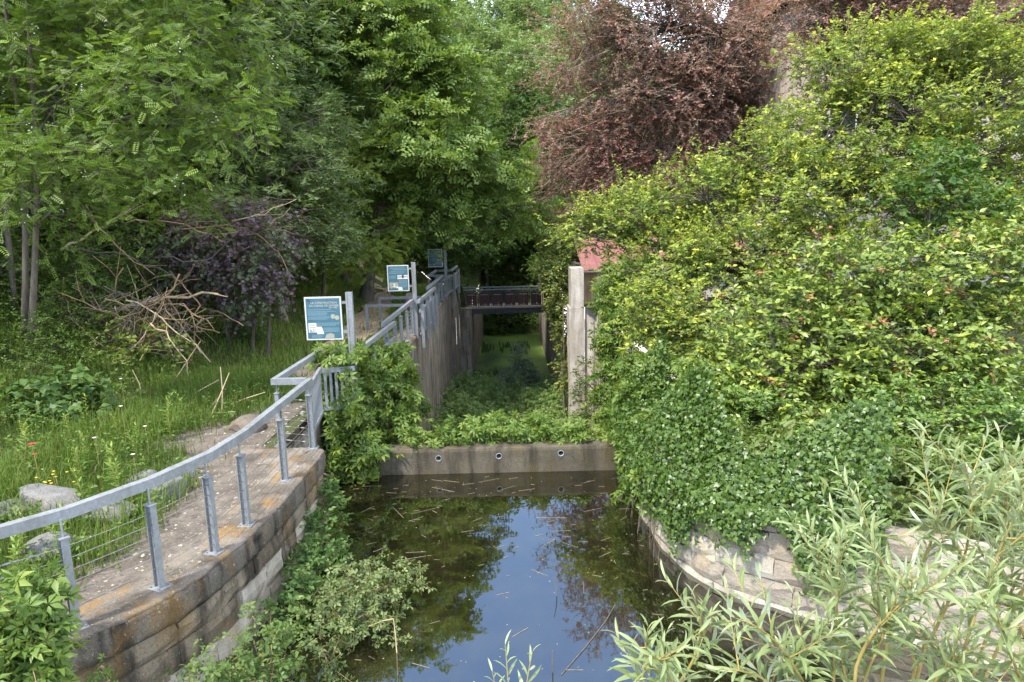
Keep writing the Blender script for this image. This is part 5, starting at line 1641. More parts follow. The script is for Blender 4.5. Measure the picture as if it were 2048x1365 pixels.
# ---- willow in the right foreground
WILLOW_STEMS = [
    [[0.49, 2.45, 2.9], [0.48, 2.35, 3.13], [0.47, 2.25, 3.35]],
    [[0.6, 2.5, 2.86], [0.7, 2.4, 3.17], [0.64, 2.3, 3.44]],
    [[0.77, 2.6, 2.8], [0.82, 2.5, 3.1], [0.78, 2.4, 3.47]],
    [[0.6, 2.5, 2.83], [0.78, 2.4, 3.15], [1.02, 2.3, 3.45]],
    [[1.15, 2.4, 2.92], [0.97, 2.3, 3.23], [0.77, 2.2, 3.41]],
    [[1.02, 2.7, 2.69], [0.93, 2.6, 2.96], [0.97, 2.5, 3.23]],
    [[1.34, 2.6, 2.76], [1.28, 2.5, 3.18], [1.22, 2.4, 3.63]],
    [[1.52, 2.8, 2.6], [1.35, 2.7, 3.17], [1.19, 2.6, 3.57]],
    [[1.39, 2.5, 2.84], [1.44, 2.4, 3.26], [1.51, 2.3, 3.54]],
    [[1.81, 2.8, 2.77], [1.55, 2.7, 3.35], [1.3, 2.6, 3.79]],
    [[1.78, 2.7, 2.92], [1.85, 2.6, 3.48], [1.71, 2.5, 3.9]],
    [[2.09, 2.7, 3.15], [1.99, 2.6, 3.55], [1.92, 2.5, 3.92]],
    [[1.59, 2.65, 3.1], [1.65, 2.55, 3.45], [1.62, 2.45, 3.72]],
    [[1.32, 2.4, 3.07], [1.39, 2.3, 3.37], [1.53, 2.2, 3.52]],
    [[1.77, 2.5, 2.83], [1.78, 2.4, 3.34], [1.81, 2.3, 3.77]],
    [[1.82, 2.4, 2.9], [1.79, 2.3, 3.25], [1.79, 2.2, 3.59]],
    [[1.48, 2.5, 2.83], [1.53, 2.4, 3.13], [1.66, 2.3, 3.3]],
    [[1.11, 2.6, 2.77], [1.14, 2.5, 3.0], [1.2, 2.4, 3.27]],
    [[1.64, 2.45, 2.87], [1.65, 2.35, 3.1], [1.72, 2.25, 3.25]],
    [[2.16, 2.6, 2.98], [1.91, 2.5, 3.32], [1.65, 2.4, 3.51]],
    [[1.98, 2.7, 2.67], [1.83, 2.6, 2.94], [1.54, 2.5, 3.17]],
    [[1.33, 2.7, 2.68], [1.4, 2.6, 2.97], [1.41, 2.5, 3.31]],
    [[2.4, 2.9, 3.27], [2.11, 2.8, 3.56], [1.92, 2.7, 3.7]],
    [[0.62, 2.35, 2.93], [0.55, 2.25, 3.16], [0.46, 2.15, 3.31]],
    [[0.81, 2.4, 2.88], [0.72, 2.3, 3.09], [0.59, 2.2, 3.25]],
    [[1.03, 2.4, 2.88], [0.92, 2.3, 3.09], [0.72, 2.2, 3.21]],
    [[2.02, 2.4, 2.9], [1.86, 2.3, 3.13], [1.68, 2.2, 3.44]],
    [[2.15, 2.5, 3.16], [1.95, 2.4, 3.54], [1.8, 2.3, 3.86]],
]
r = np.random.default_rng(62)
root_p = np.array([1.35, 2.75, -0.6])
fo = Fol(r)


def willow_shoot(P, rad0, dens, size, start=0.0):
    """leaves in a spiral up one shoot"""
    L = np.r_[0, np.cumsum(np.linalg.norm(np.diff(P, axis=0), axis=1))]
    n = max(4, int((L[-1] * (1 - start)) * dens))
    s = np.linspace(start * L[-1], L[-1], n)
    Q = np.stack([np.interp(s, L, P[:, k]) for k in range(3)], 1)
    T = nrm(np.stack([np.gradient(Q[:, k]) for k in range(3)], 1))
    a = np.arange(n) * 2.4 + r.uniform(0, 6)
    X = nrm(np.cross(T, np.array([0.3, 0.2, 0.93])))
    Y_ = np.cross(T, X)
    S_ = np.cos(a)[:, None] * X + np.sin(a)[:, None] * Y_
    f = np.linspace(0, 1, n)
    D = T * (0.55 + 0.75 * f[:, None]) + S_ * 0.8 + r.normal(0, 0.18, (n, 3)) + np.array([0, 0, -0.12])
    Nn = T * 0.9 - S_ * 0.25 + np.array([0, 0, 0.55]) + r.normal(0, 0.35, (n, 3))
    sz = size * (1.0 - 0.45 * f ** 3) * r.uniform(0.75, 1.15, n)
    g = r.uniform(0, 1, (n, 1))
    col = np.array([0.125, 0.170, 0.062]) + g * np.array([0.095, 0.10, 0.06]) + (f ** 4)[:, None] * np.array([0.09, 0.10, 0.07])
    fo.leaves(WILLOW, Q, D, Nn, sz, col)


for wi, (a, b, c) in enumerate(WILLOW_STEMS):
    if wi in (2, 5, 15, 24, 3, 16, 21):
        continue
    a, b, c = (np.array(v) for v in (a, b, c))
    low = bez(root_p + r.normal(0, 0.08, 3), (root_p + a) / 2 + np.array([r.normal(0, 0.06), r.normal(0, 0.06), 0.25]), a, 8)
    up_ = bez(a, 2 * b - (a + c) / 2, c, 12)
    P = np.vstack([low[:-1], up_])
    t = np.linspace(0, 1, len(P))
    fo.wood(P, 0.0085 * (1 - t) ** 0.8 + 0.0014, 6)
    willow_shoot(up_, 0, 50, 0.14, 0.1)
    for q in range(4 if a[0] < 1.25 else 5):
        i = r.integers(2, 10)
        d = nrm(up_[i + 1] - up_[i] + r.normal(0, 0.055, 3) + np.array([r.choice([-1, 1]) * 0.045, r.normal(0, 0.03), 0.02]))
        L_ = r.uniform(0.14, 0.34) * (0.55 if a[0] < 0.95 else 1.0)
        S_ = bez(up_[i], up_[i] + d * L_ * 0.5 + np.array([0, 0, 0.01]), up_[i] + d * L_ + np.array([0, 0, 0.05]), 7)
        fo.wood(S_, np.linspace(0.0032, 0.0012, 7), 4)
        willow_shoot(S_, 0, 44, 0.12)
plant('willow', 'silvery willow with narrow leaves in the lower right foreground', 'willow', tuple(np.zeros(3)), fo, M['leaf_willow'], M['bark_willow'], crown='foliage', wood='stems')
r = np.random.default_rng(63)
fo = Fol(r)
for (x0, x1, z1) in ((-0.03, -0.05, 3.27), (-0.02, 0.05, 3.24), (-0.05, -0.10, 3.16)):
    P = bez((-0.02, 2.3, 2.2), (x0, 2.3, 2.9), (x1, 2.28, z1), 12)
    P = np.vstack([np.linspace((0.05, 2.35, -0.5), P[0], 6)[:-1], P])
    fo.wood(P, np.linspace(0.006, 0.0015, len(P)), 5)
    willow_shoot(P[8:], 0, 40, 0.105, 0.1)
plant('willow_sprout', 'small willow sprout at the bottom edge of the pond', 'willow', (0, 0, 0), fo, M['leaf_willow'], M['bark_willow'], crown='foliage', wood='stems')

# ---------------------------------------------------------------- inside the lock: thicket, sapling, reeds
r = np.random.default_rng(91)
fo = Fol(r)
n = 1500
x = r.uniform(-2.95, 2.5, n)
y = r.uniform(14.5, 36.2, n)
ok = ~((x > 2.2) & (y > 27)) & (r.uniform(0, 1, n) < np.clip(1.2 - 0.9 * sm(32, 36.5, y + 1.5 * np.abs(x)), 0.0, 1))
x, y = x[ok], y[ok]
z = -4.35 + 0.75 + 0.35 * np.sin(0.9 * x + 0.7 * y) * np.sin(0.6 * y + 0.3) + 0.45 * np.abs(x) / 2.9 + r.normal(0, 0.14, len(x)) - 0.5 * sm(31, 36, y)
Cn = np.stack([x, y, z], 1)
O = nrm(np.array([0, -0.3, 1.0]) + r.normal(0, 0.4, Cn.shape))
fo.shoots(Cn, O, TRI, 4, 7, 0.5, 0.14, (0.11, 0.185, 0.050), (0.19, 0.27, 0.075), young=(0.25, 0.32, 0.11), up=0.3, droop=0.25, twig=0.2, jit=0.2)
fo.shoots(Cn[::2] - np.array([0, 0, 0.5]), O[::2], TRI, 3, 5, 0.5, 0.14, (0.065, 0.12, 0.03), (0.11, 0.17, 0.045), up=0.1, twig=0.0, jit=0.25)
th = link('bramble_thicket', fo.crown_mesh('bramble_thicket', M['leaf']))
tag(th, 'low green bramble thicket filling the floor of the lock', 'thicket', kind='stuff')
lb = [(0.37, 33, -2.1, 0.45, 0.4, 0.5), (0.75, 33, -2.6, 0.5, 0.4, 0.35), (-0.15, 33, -2.9, 0.55, 0.4, 0.35), (0.4, 33, -1.5, 0.25, 0.25, 0.25), (0.9, 33, -3.1, 0.5, 0.4, 0.3)]
base = (0.35, 33, -4.3)
fo = Fol(r)
Cn, O, own = clumps(r, lb, 14, base, inner=0.3)
fo.shoots(Cn, O, LEAF, 3, 6, 0.25, 0.12, (0.13, 0.18, 0.11), (0.24, 0.29, 0.19), up=0.2, twig=0.4, jit=0.1)
skeleton(fo, lb, base, Cn, own, 0.03, -1.7, twr=0.008, every=2)
plant('willow_sapling', 'thin grey leaved sapling standing in the lock before the duckweed', 'sapling', base, fo, M['leaf'], M['bark_pale'])
mb = Fol(r)
for i in range(110):
    x, y = r.uniform(-2.3, 1.2), r.choice([39, 46.5, 48]) + r.normal(0, 0.4)
    h = r.uniform(0.2, 0.6)
    P = np.array([[x, y, -4.32], [x + r.normal(0, 0.04), y, -4.3 + h * 0.6], [x + r.normal(0, 0.1), y, -4.3 + h]])
    mb.leaves(NARROW, P[:1], np.array([[r.normal(0, 0.12), r.normal(0, 0.1), 1.0]]), np.array([[0.2, -1, 0.1]]), h, np.array([[0.06, 0.105, 0.025]]))
tag(link('water_reeds', mb.crown_mesh('water_reeds', M['grass_blade'])), 'thin dark reeds standing in rows in the duckweed', 'reeds', kind='stuff')

# ---------------------------------------------------------------- left bank: grass, weeds, flowers, rocks
r = np.random.default_rng(92)


def grass(n, xr_, yr_, hmin, hmax, w, dens_fn, name, label, lo, hi):
    x = r.uniform(*xr_, n)
    y = r.uniform(*yr_, n)
    k = dens_fn(x, y) > r.uniform(0, 1, n)
    x, y = x[k], y[k]
    n = len(x)
    # tussocks
    z = gh(x, y)
    patch = 0.5 + 0.5 * np.sin(1.3 * x + 0.9 * y) * np.sin(0.8 * x - 1.1 * y + 1)
    h = r.uniform(hmin, hmax, n) * (0.6 + 0.7 * patch)
    a = r.uniform(0, 2 * np.pi, n)
    lean = r.uniform(0.1, 0.65, n) * h
    dx, dy = np.cos(a) * lean, np.sin(a) * lean
    sx, sy = -np.sin(a) * w * 0.5, np.cos(a) * w * 0.5
    V = np.zeros((n, 5, 3))
    V[:, 0] = np.stack([x - sx, y - sy, z - 0.02], 1)
    V[:, 1] = np.stack([x + sx, y + sy, z - 0.02], 1)
    V[:, 2] = np.stack([x + dx * 0.35 + sx * 0.8, y + dy * 0.35 + sy * 0.8, z + h * 0.6], 1)
    V[:, 3] = np.stack([x + dx * 0.35 - sx * 0.8, y + dy * 0.35 - sy * 0.8, z + h * 0.6], 1)
    V[:, 4] = np.stack([x + dx, y + dy, z + h * (1 - 0.25 * lean / h)], 1)
    f = np.array([(0, 1, 2), (0, 2, 3), (3, 2, 4)])
    F = (f[None] + (np.arange(n) * 5)[:, None, None]).reshape(-1, 3)
    g = np.clip(0.55 * patch + r.uniform(0, 0.45, n), 0, 1)[:, None]
    c = np.array(lo) + (np.array(hi) - np.array(lo)) * g
    dry = r.uniform(0, 1, n) < 0.06
    c[dry] = np.array([0.20, 0.17, 0.08])
    o = link(name, np_mesh(name, V.reshape(-1, 3), F, np.repeat(c, 5, axis=0), [M['grass_blade']]))
    return tag(o, label, 'grass', kind='stuff')


def near_d(x, y):
    d = xl(y) - x
    d = d + 0.45 * (1 - sm(6.6, 8.2, y))
    return np.where(d > 1.2 + 0.3 * np.sin(1.3 * y) + 0.5 * sm(8.5, 10, y) * (1 - sm(11, 12.5, y)), 1.0, 0.05) * sm(0.9, 1.7, d + 0.6 * sm(11, 14, y)) * np.where(np.abs(x - np.interp(y, [15, 20, 23, 32, 36, 44], [-4.7, -5.0, -5.1, -6.0, -7.0, -10])) < 0.55, np.where(y > 15, 0.12, 1), 1)


def far_d(x, y):
    d = xl(y) - x
    return sm(0.45, 1.0, d) * np.where(np.abs(x - np.interp(y, [15, 20, 23, 32, 36, 44], [-4.7, -5.0, -5.1, -6.0, -7.0, -10])) < 0.6, 0.10, 1)


grass(75000, (-13, -3.5), (4.5, 16), 0.14, 0.46, 0.011, near_d, 'grass', 'tall meadow grass on the left bank behind the quay', (0.062, 0.115, 0.022), (0.135, 0.20, 0.038))
grass(60000, (-15, -3.2), (13, 42), 0.10, 0.30, 0.022, far_d, 'grass', 'shorter grass beside the dirt path along the lock', (0.10, 0.165, 0.032), (0.19, 0.26, 0.052))

# low leafy ground cover between the grasses and along the foot of the rocks
fo = Fol(r)
n = 4200
y = r.uniform(4.6, 24, n)
d = r.uniform(0.9, 13, n)
x = xl(y) - d
k = (near_d(x, y) > r.uniform(0, 1, n)) & ((y < 17) | (d > 4.2)) & ((d > 3.8) | (r.uniform(0, 1, n) < 0.7))
Cn = np.stack([x, y, gh(x, y) + r.uniform(0.02, 0.22, n) + sm(3.8, 5.5, d) * sm(9, 13, y) * r.uniform(0, 0.55, n)], 1)[k]
O = nrm(np.array([0, 0, 1.0]) + r.normal(0, 0.5, Cn.shape))
fo.shoots(Cn, O, LEAF, 4, 5, 0.2, 0.062, (0.055, 0.105, 0.02), (0.12, 0.19, 0.035), young=(0.17, 0.22, 0.04), up=0.3, droop=0.3, twig=0.0, jit=0.1)
tag(link('ground_cover', fo.crown_mesh('ground_cover', M['leaf'])), 'low leafy weeds mixed into the grass of the left bank', 'weeds', kind='stuff')

# weeds and rough grass on the right bank under the shrubs
fo = Fol(r)
n = 900
x, y = r.uniform(2.3, 10, n), r.uniform(5.5, 16, n)
k = x > xr(y) + 0.15
Cn = np.stack([x, y, gh(x, y) + r.uniform(0.02, 0.3, n)], 1)[k]
O = nrm(np.array([0, -0.2, 1.0]) + r.normal(0, 0.5, Cn.shape))
fo.shoots(Cn, O, LEAF, 5, 6, 0.3, 0.075, (0.055, 0.105, 0.02), (0.12, 0.19, 0.035), young=(0.17, 0.22, 0.04), up=0.4, droop=0.3, twig=0.0, jit=0.15)
fo.shoots(Cn, O, NARROW, 7, 2, 0.3, 0.2, (0.085, 0.13, 0.035), (0.16, 0.19, 0.06), up=1.2, droop=0.5, twig=0.0, jit=0.18)
tag(link('undergrowth', fo.crown_mesh('undergrowth', M['leaf'])), 'rough weeds under the shrubs of the right bank', 'weeds', kind='stuff')

# loose grit and small stones on the quay path
n = 3600
y = r.uniform(3.5, 14, n)
d = r.uniform(0.02, 1.9, n) ** 1.1
x = xl(y) + 0.08 - d
s = np.exp(r.normal(-4.35, 0.5, n))
u = np.array([(1, 0, 0), (0, 1, 0), (-1, 0, 0), (0, -1, 0), (0.1, 0.1, 0.45)])
V = u[None] * s[:, None, None] * r.uniform(0.6, 1.3, (n, 5, 1)) + np.stack([x, y, np.maximum(gh(x, y) + 0.012, np.where(d < 0.35, 1.243, 0))], 1)[:, None, :]
f = np.array([(0, 1, 4), (1, 2, 4), (2, 3, 4), (3, 0, 4)])
F = (f[None] + (np.arange(n) * 5)[:, None, None]).reshape(-1, 3)
cc = np.repeat(np.array([0.075, 0.066, 0.056]) + r.uniform(0, 1, (n, 1)) ** 2.2 * np.array([0.27, 0.25, 0.215]), 5, axis=0)
tag(link('grit_stones', np_mesh('grit_stones', V.reshape(-1, 3), F, cc, [M['leaf_grit']])), 'loose grit and small stones on the quay path', 'gravel', kind='stuff')

# tall leafy weeds: three patterns, then copies
protos = []
for s in range(3):
    q = np.random.default_rng(200 + s)
    fo = Fol(q)
    for st in range(q.integers(2, 4)):
        h = q.uniform(0.55, 0.95)
        a = np.array([q.normal(0, 0.06), q.normal(0, 0.06), 0])
        P = bez(a, a + [q.normal(0, 0.04), q.normal(0, 0.04), h * 0.5], a + [q.normal(0, 0.1), q.normal(0, 0.1), h], 8)
        fo.wood(P, np.linspace(0.006, 0.002, 8), 4)
        n = 34
        t = np.linspace(0.08, 1, n)
        Q = np.stack([np.interp(t, np.linspace(0, 1, 8), P[:, k]) for k in range(3)], 1)
        an = np.arange(n) * 2.4
        D = np.stack([np.cos(an), np.sin(an), 0.35 + 0.9 * t ** 2], 1)
        Nn = np.array([0, 0, 1.0]) - 0.4 * D + q.normal(0, 0.25, D.shape)
        g = q.uniform(0, 1, (n, 1))
        fo.leaves(T_leaf(0.16, 0.05, 0.25), Q, D, Nn, 0.15 * (1 - 0.6 * t) * q.uniform(0.7, 1.2, n) + 0.02, np.array([0.075, 0.14, 0.024]) + g * np.array([0.06, 0.08, 0.016]) + t[:, None] ** 3 * np.array([0.06, 0.06, 0.01]))
    protos.append(fo)
WL, WG = 'tall leafy green weed standing among the grass behind the quay railing', 'tall leafy weeds behind the quay railing'
WS = ((-4.95, 5.6), (-5.2, 6.2), (-4.75, 6.0), (-5.6, 5.9), (-5.35, 6.9), (-5.9, 6.6), (-4.9, 6.9), (-5.1, 5.2), (-6.3, 7.2), (-6.8, 6.6), (-7.2, 7.4), (-6.6, 8.1), (-7.6, 8.3), (-5.6, 5.1), (-6.0, 5.6), (-6.5, 5.9), (-7.0, 9.2), (-6.2, 9.4),
      (-5.7, 9.9), (-6.9, 10.2), (-8.1, 9.3), (-7.8, 10.4), (-6.3, 10.6), (-5.8, 11.2), (-7.3, 11.3), (-8.8, 10.1), (-5.3, 7.8), (-5.05, 8.3), (-5.9, 8.9), (-8.4, 8.0), (-7.9, 7.2), (-9.2, 9.0), (-9.5, 10.8), (-6.1, 12.2), (-5.45, 8.9), (-4.85, 5.2), (-5.0, 4.7), (-5.5, 4.6), (-4.7, 5.55), (-5.35, 5.5))
first = []
for i, (x, y) in enumerate(WS):
    p = (x, y, G(x, y) - 0.02)
    if i < 3:
        first.append(plant('tall_weed', WL, 'weed', p, protos[i], M['leaf'], M['bark_willow'], WG, crown='foliage', wood='stems'))
    else:
        copy_plant(first[i % 3], p, r.uniform(0, 6.28), r.uniform(0.75, 1.2), WL, WG)
# broad leaved clump
r = np.random.default_rng(93)
base = (-8.3, 12.2, G(-8.3, 12.2))
lb = [(base[0] + a, base[1] + b, base[2] + c, 0.45, 0.4, 0.28) for a, b, c in ((0, 0, 0.75), (0.4, -0.1, 0.5), (-0.45, 0, 0.5), (0.1, -0.2, 0.3), (0.65, 0, 0.3), (-0.3, -0.2, 0.25))]
fo = Fol(r)
Cn, O, own = clumps(r, lb, 12, base, zmin=0.05)
fo.shoots(Cn, O, T_leaf(0.34, 0.06, 0.25), 2, 4, 0.22, 0.17, (0.050, 0.105, 0.026), (0.095, 0.165, 0.04), up=0.3, droop=0.6, twig=0.6, jit=0.08)
plant('lilac_seedling', 'broad leaved green clump alone in the grass below the robinia', 'plant', base, fo, M['leaf'], M['bark_willow'], crown='foliage', wood='stems')
r = np.random.default_rng(94)
base = (-8.6, 15.1, G(-8.6, 15.1))
lb = [(base[0] + a, base[1] + b, base[2] + c, 0.5, 0.35, 0.3) for a, b, c in ((0, 0, 0.9), (0.5, -0.1, 0.6), (-0.2, -0.3, 0.4), (0.2, -0.4, 0.2), (0.9, 0, 0.4))]
fo = Fol(r)
Cn, O, own = clumps(r, lb, 7, base, zmin=0.05)
fo.shoots(Cn, O, ROUND, 2, 4, 0.25, 0.10, (0.10, 0.15, 0.025), (0.18, 0.23, 0.04), up=0.3, droop=0.5, twig=0.6, jit=0.1)
plant('wild_vine', 'yellow green vine growing through the heap of cut branches', 'vine', base, fo, M['leaf'], M['bark_dead'], crown='foliage', wood='stems')


# small flowers
def flower(name, label, cat, x, y, h, m, size, n=6, group=None):
    z = G(x, y)
    root = thing(name, label, cat, (x, y, z), group)
    MB().tube([(x, y, z), (x + 0.02, y, z + h * 0.6), (x, y, z + h)], 0.003, 4).build('stem', M['bark_willow'], root)
    mb = MB()
    for i in range(n):
        a = i * 2 * math.pi / n
        c, s = math.cos(a), math.sin(a)
        mb.add([(x, y, z + h), (x + size * (0.7 * c - 0.4 * s), y + size * (0.7 * s + 0.4 * c), z + h + size * 0.35), (x + size * c * 1.2, y + size * s * 1.2, z + h + size * 0.25), (x + size * (0.7 * c + 0.4 * s), y + size * (0.7 * s - 0.4 * c), z + h + size * 0.35)], [(0, 1, 2, 3)])
    mb.build('petals', m, root)


flower('poppy', 'dark red poppy standing in the grass at the left edge', 'flower', -6.42, 8.72, 0.72, M['petal_red'], 0.045, 5)
flower('poppy', 'small red bud just below the red poppy', 'flower', -6.36, 8.66, 0.60, M['petal_red'], 0.028, 4)
for (x, y, h) in ((-6.05, 10.2, 0.8), (-5.95, 9.3, 0.6), (-7.0, 11.9, 0.9), (-5.2, 8.9, 0.55), (-7.55, 9.6, 0.7), (-5.55, 9.9, 0.62)):
    flower('white_flower', 'small white flower on a thin stem in the long grass', 'flower', x, y, h, M['petal_white'], 0.026, 5, 'white flowers in the long grass')
for i in range(12):
    flower('yellow_flower', 'small yellow flower in the cluster above the grey rocks', 'flower', -6.05 + r.normal(0, 0.16), 8.55 + r.normal(0, 0.12), r.uniform(0.22, 0.42), M['petal_yellow'], 0.018, 5, 'yellow flowers above the rocks')


# grey boulders along the quay
def rock(label, x, y, sx, sy, sz, seed, m='rock', name='boulder', zoff=0.0):
    q = np.random.default_rng(seed)
    import bmesh
    bm = bmesh.new()
    bmesh.ops.create_icosphere(bm, subdivisions=3, radius=1.0)
    pl = [(nrm(q.normal(0, 1, 3)), q.uniform(0.55, 0.85)) for _ in range(11)]
    for v in bm.verts:
        p = np.array(v.co)
        for nn, dd in pl:
            e = p @ nn - dd
            if e > 0:
                p = p - nn * e * 0.92
        p = p + q.normal(0, 0.012, 3)
        v.co = Vector(p * np.array([sx, sy, sz]))
    me_ = bpy.data.meshes.new(name)
    bm.to_mesh(me_)
    bm.free()
    me_.materials.append(M[m])
    o = link(name, me_, None, Matrix.Translation((x, y, G(x, y) + sz * 0.18 + zoff)) @ Matrix.Rotation(q.uniform(0, 6), 4, 'Z'))
    return tag(o, label, 'boulder')


rock('long grey boulder sloping in the grass under the yellow flowers', -5.95, 8.25, 0.62, 0.34, 0.34, 1)
rock('brownish low boulder at the left edge of the grass', -6.45, 7.95, 0.42, 0.3, 0.2, 2)
rock('grey boulder partly hidden by the kink of the handrail', -4.72, 8.75, 0.34, 0.26, 0.26, 3)
rock('small dark boulder behind the second rail post', -5.25, 9.15, 0.3, 0.22, 0.2, 4)
rock('flat grey boulder between the tall weeds and the railing', -5.1, 8.0, 0.42, 0.3, 0.24, 5)
rock('small grey boulder nearest the third rail post', -4.9, 9.5, 0.26, 0.2, 0.2, 6)
rock('grey boulder low among the weeds behind the first rail post', -5.25, 7.1, 0.36, 0.3, 0.22, 8)
rock('rough brown block of earth and stone beside the path end', -4.85, 11.85, 0.46, 0.32, 0.24, 7, 'earth_stone', 'stone_block')
rock('dark rounded stone standing behind the middle sign post', -4.05, 27.2, 0.52, 0.28, 0.62, 9, 'earth_stone', 'rounded_stone', 0.1)

# heap of cut branches
r = np.random.default_rng(95)
bx, by = -8.6, 16.0
bz = G(bx, by)
heap = thing('brush_pile', 'heap of bare cut branches lying before the purple bush', 'brush pile', (bx, by, bz))


def branch(a, b, bow, rad, nm='branch'):
    a, b = np.array(a, float), np.array(b, float)
    P = bez(a, (a + b) / 2 + np.array(bow), b, 9)
    P[1:-1] += r.normal(0, 0.018 * np.linalg.norm(b - a), (7, 3))
    mb = MB()
    mb.tube(P, rad * np.linspace(1, 0.45, 9), 6)
    for q in range(r.integers(1, 4)):
        i = r.integers(2, 8)
        d = nrm(P[i] - P[i - 1] + r.normal(0, 0.10, 3))
        mb.tube([P[i], P[i] + d * r.uniform(0.15, 0.5), P[i] + d * r.uniform(0.5, 0.8) + r.normal(0, 0.06, 3)], np.array([0.5, 0.35, 0.2]) * rad, 4)
    mb.build(nm, M[['bark_dead', 'bark_dead', 'stalk', 'bark_pale', 'bark'][r.integers(0, 5)]], heap, smooth=True)


# the long ones that show singly
for a, b, bow, rad in (((-9.9, 16.2, 2.6), (-6.75, 15.7, 3.25), (0, 0, 0.30), 0.055), ((-10.6, 16.3, 4.3), (-8.9, 16.2, 5.2), (0, 0, -0.1), 0.035), ((-9.7, 16.0, 5.3), (-8.2, 15.8, 3.7), (-0.35, 0, -0.2), 0.022),
                       ((-8.2, 15.9, 4.1), (-6.4, 15.9, 4.5), (0.4, 0, -0.5), 0.02), ((-9.0, 16.3, 4.9), (-6.9, 16.6, 4.4), (0, 0, 0.45), 0.022), ((-10.4, 16.2, 4.3), (-7.6, 16, 3.4), (0.2, 0, 0.5), 0.022),
                       ((-10.6, 15.4, 1.9), (-8.9, 15.8, 3.9), (0.3, 0, -0.1), 0.028), ((-9.9, 14.9, 1.6), (-9.2, 15.4, 2.7), (0.1, 0, -0.1), 0.03), ((-8.0, 15.0, 2.7), (-7.1, 14.6, 1.5), (0.3, 0, 0.2), 0.02),
                       ((-8.6, 15.2, 3.2), (-6.9, 14.9, 2.0), (0.3, 0, 0.15), 0.02), ((-8.4, 15.6, 3.1), (-6.7, 15.2, 2.5), (0.2, 0, 0.4), 0.018), ((-9.9, 15.2, 2.2), (-7.9, 15.3, 1.9), (0, 0, 0.1), 0.015),
                       ((-6.8, 17.0, 4.9), (-5.3, 17.4, 5.4), (0, 0, -0.1), 0.018), ((-6.5, 17.0, 4.7), (-5.5, 16.9, 3.3), (0.6, 0, 0.3), 0.016), ((-8.5, 17.0, 4.6), (-5.9, 17.0, 4.6), (0, 0, 0.4), 0.018), ((-6.9, 17.2, 4.0), (-5.4, 17.2, 5.2), (0, 0, 0), 0.014)):
    branch(a, b, bow, rad)
for i in range(95):
    c = np.array([bx + 0.1 + r.normal(0, 0.66), by - 0.5 + r.normal(0, 0.35), bz + 0.0 + 1.7 * r.beta(1.2, 2.0)])
    d = nrm(np.array([r.normal(0, 1), r.normal(0, 0.4), r.normal(0, 0.8)]))
    L_ = r.uniform(0.6, 1.7)
    branch(c - d * L_ / 2, c + d * L_ / 2, r.normal(0, 0.14, 3), r.uniform(0.008, 0.021))
# dry stalks stuck in the grass in front of it
for (x0, y0, x1, y1, h, lb_) in ((-7.55, 14.6, -6.75, 14.6, 1.0, 'long dry stalk leaning right at the foot of the brush heap'), (-6.85, 13.6, -6.0, 13.6, 0.42, 'pale dry stalk slanting low to the right in the grass'),
                                 (-5.62, 12.7, -5.55, 12.7, 0.95, 'upright dry stalk, tallest of the crossed stalks by the path end'), (-5.75, 12.4, -5.35, 12.6, 0.85, 'dry stalk leaning across the tall upright one by the path end'),
                                 (-6.6, 12.6, -5.2, 12.4, 0.12, 'dry stalk lying flat in the grass beside the path end'), (-7.7, 13.8, -7.85, 13.8, 0.6, 'short upright dry stalk left of the leaning stalks'),
                                 (-5.9, 13.3, -5.0, 13.4, 0.25, 'thin dry stalk lying behind the crossed stalks'), (-6.05, 13.0, -5.6, 12.6, 0.35, 'short dry stalk leaning at the base of the crossed stalks')):
    z0 = G(x0, y0)
    mb = MB()
    mb.tube([(x0, y0, z0 - 0.05), ((x0 + x1) / 2 + 0.03, (y0 + y1) / 2, z0 + h * 0.52), (x1, y1, z0 + h)], [0.014, 0.012, 0.008], 5)
    tag(mb.build('dry_stalk', M['stalk']), lb_, 'stalk', 'dry stalks in the grass')

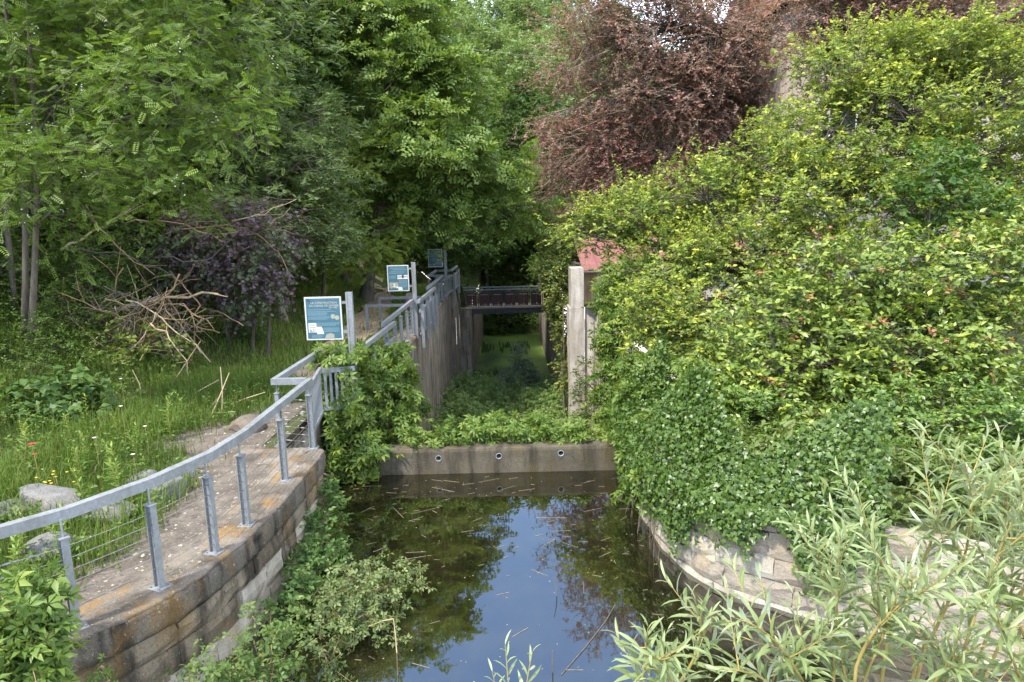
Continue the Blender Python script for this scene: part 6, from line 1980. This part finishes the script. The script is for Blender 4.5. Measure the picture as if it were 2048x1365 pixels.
# ---------------------------------------------------------------- on the water
r = np.random.default_rng(96)
mb = MB()
for i in range(210):
    y = 5.2 + 7.1 * r.uniform(0, 1) ** 0.8
    x = r.uniform(-3.0, 3.6)
    if x > np.interp(y, BANK[::-1, 1], BANK[::-1, 0]) - 0.05:
        continue
    if -1.0 < x < 1.2 and y < 8.6 and r.random() < 0.72:
        continue
    L_ = min(0.42, 0.05 + r.exponential(0.10)) * (1.2 if y > 9 else 0.8)
    a = r.normal(0.15, 0.45) if r.random() < 0.8 else r.uniform(0, math.pi)
    dx, dy = math.cos(a) * L_ / 2, math.sin(a) * L_ / 2
    mb.bar((x - dx, y - dy, 0.003), (x + dx, y + dy, 0.004 + r.uniform(0, 0.006)), r.uniform(0.0015, 0.005), 0.003)
for i in range(190):
    y = 5.2 + 7.1 * r.uniform(0, 1)
    x = r.uniform(-3.0, 2.0)
    s = r.uniform(0.003, 0.008)
    mb.box((x - s, y - s, 0.001), (x + s, y + s * 0.7, 0.004))
tag(mb.build('floating_straw', M['straw']), 'scattered straw and seeds floating on the pond', 'straw', kind='stuff')
for (x, y, h, ln, m_, lb_) in ((-1.38, 7.0, 0.42, -0.02, 'stalk', 'bent dry reed stalk standing in the pond near the bramble'), (0.52, 8.1, 0.30, -0.05, 'bark', 'thin dark reed stalk standing in the blue reflection'), (0.86, 8.15, 0.17, 0.0, 'bark', 'short dark reed stub right of the thin stalk'),
                          (0.36, 6.6, 0.26, 0.0, 'bark', 'dark reed stub nearest the camera'), (-1.32, 8.6, 0.25, 0.0, 'bark_willow', 'green reed stalk beside the floating bramble')):
    mb = MB()
    mb.tube([(x, y, -0.3), (x + ln * 0.4, y, h * 0.5), (x + ln, y, h)], [0.008, 0.007, 0.004], 5)
    if 'bent' in lb_:
        mb.tube([(x + ln, y, h), (x - 0.14, y + 0.05, h - 0.05), (x - 0.32, y + 0.02, h - 0.10)], [0.006, 0.005, 0.003], 5)
    tag(mb.build('reed_stalk', M[m_]), lb_, 'reed')
mb = MB()
mb.tube([(0.45, 6.55, 0.006), (0.75, 7.0, 0.008), (1.05, 7.5, 0.006), (1.22, 7.85, 0.008)], 0.006, 5)
tag(mb.build('sunken_twig', M['bark']), 'thin dark twig lying aslant on the blue reflection', 'twig')

# overhead cable crossing in front of the hillside
P = np.array([(-16 + 20 * t, 34 + 30 * t, 15.6 + 3.2 * t - 2.0 * t * (1 - t)) for t in np.linspace(0, 1, 16)])
mb = MB()
mb.tube(P, 0.02, 5)
tag(mb.build('overhead_cable', M['cable']), 'thin overhead cable crossing the trees at the top of the view', 'cable')
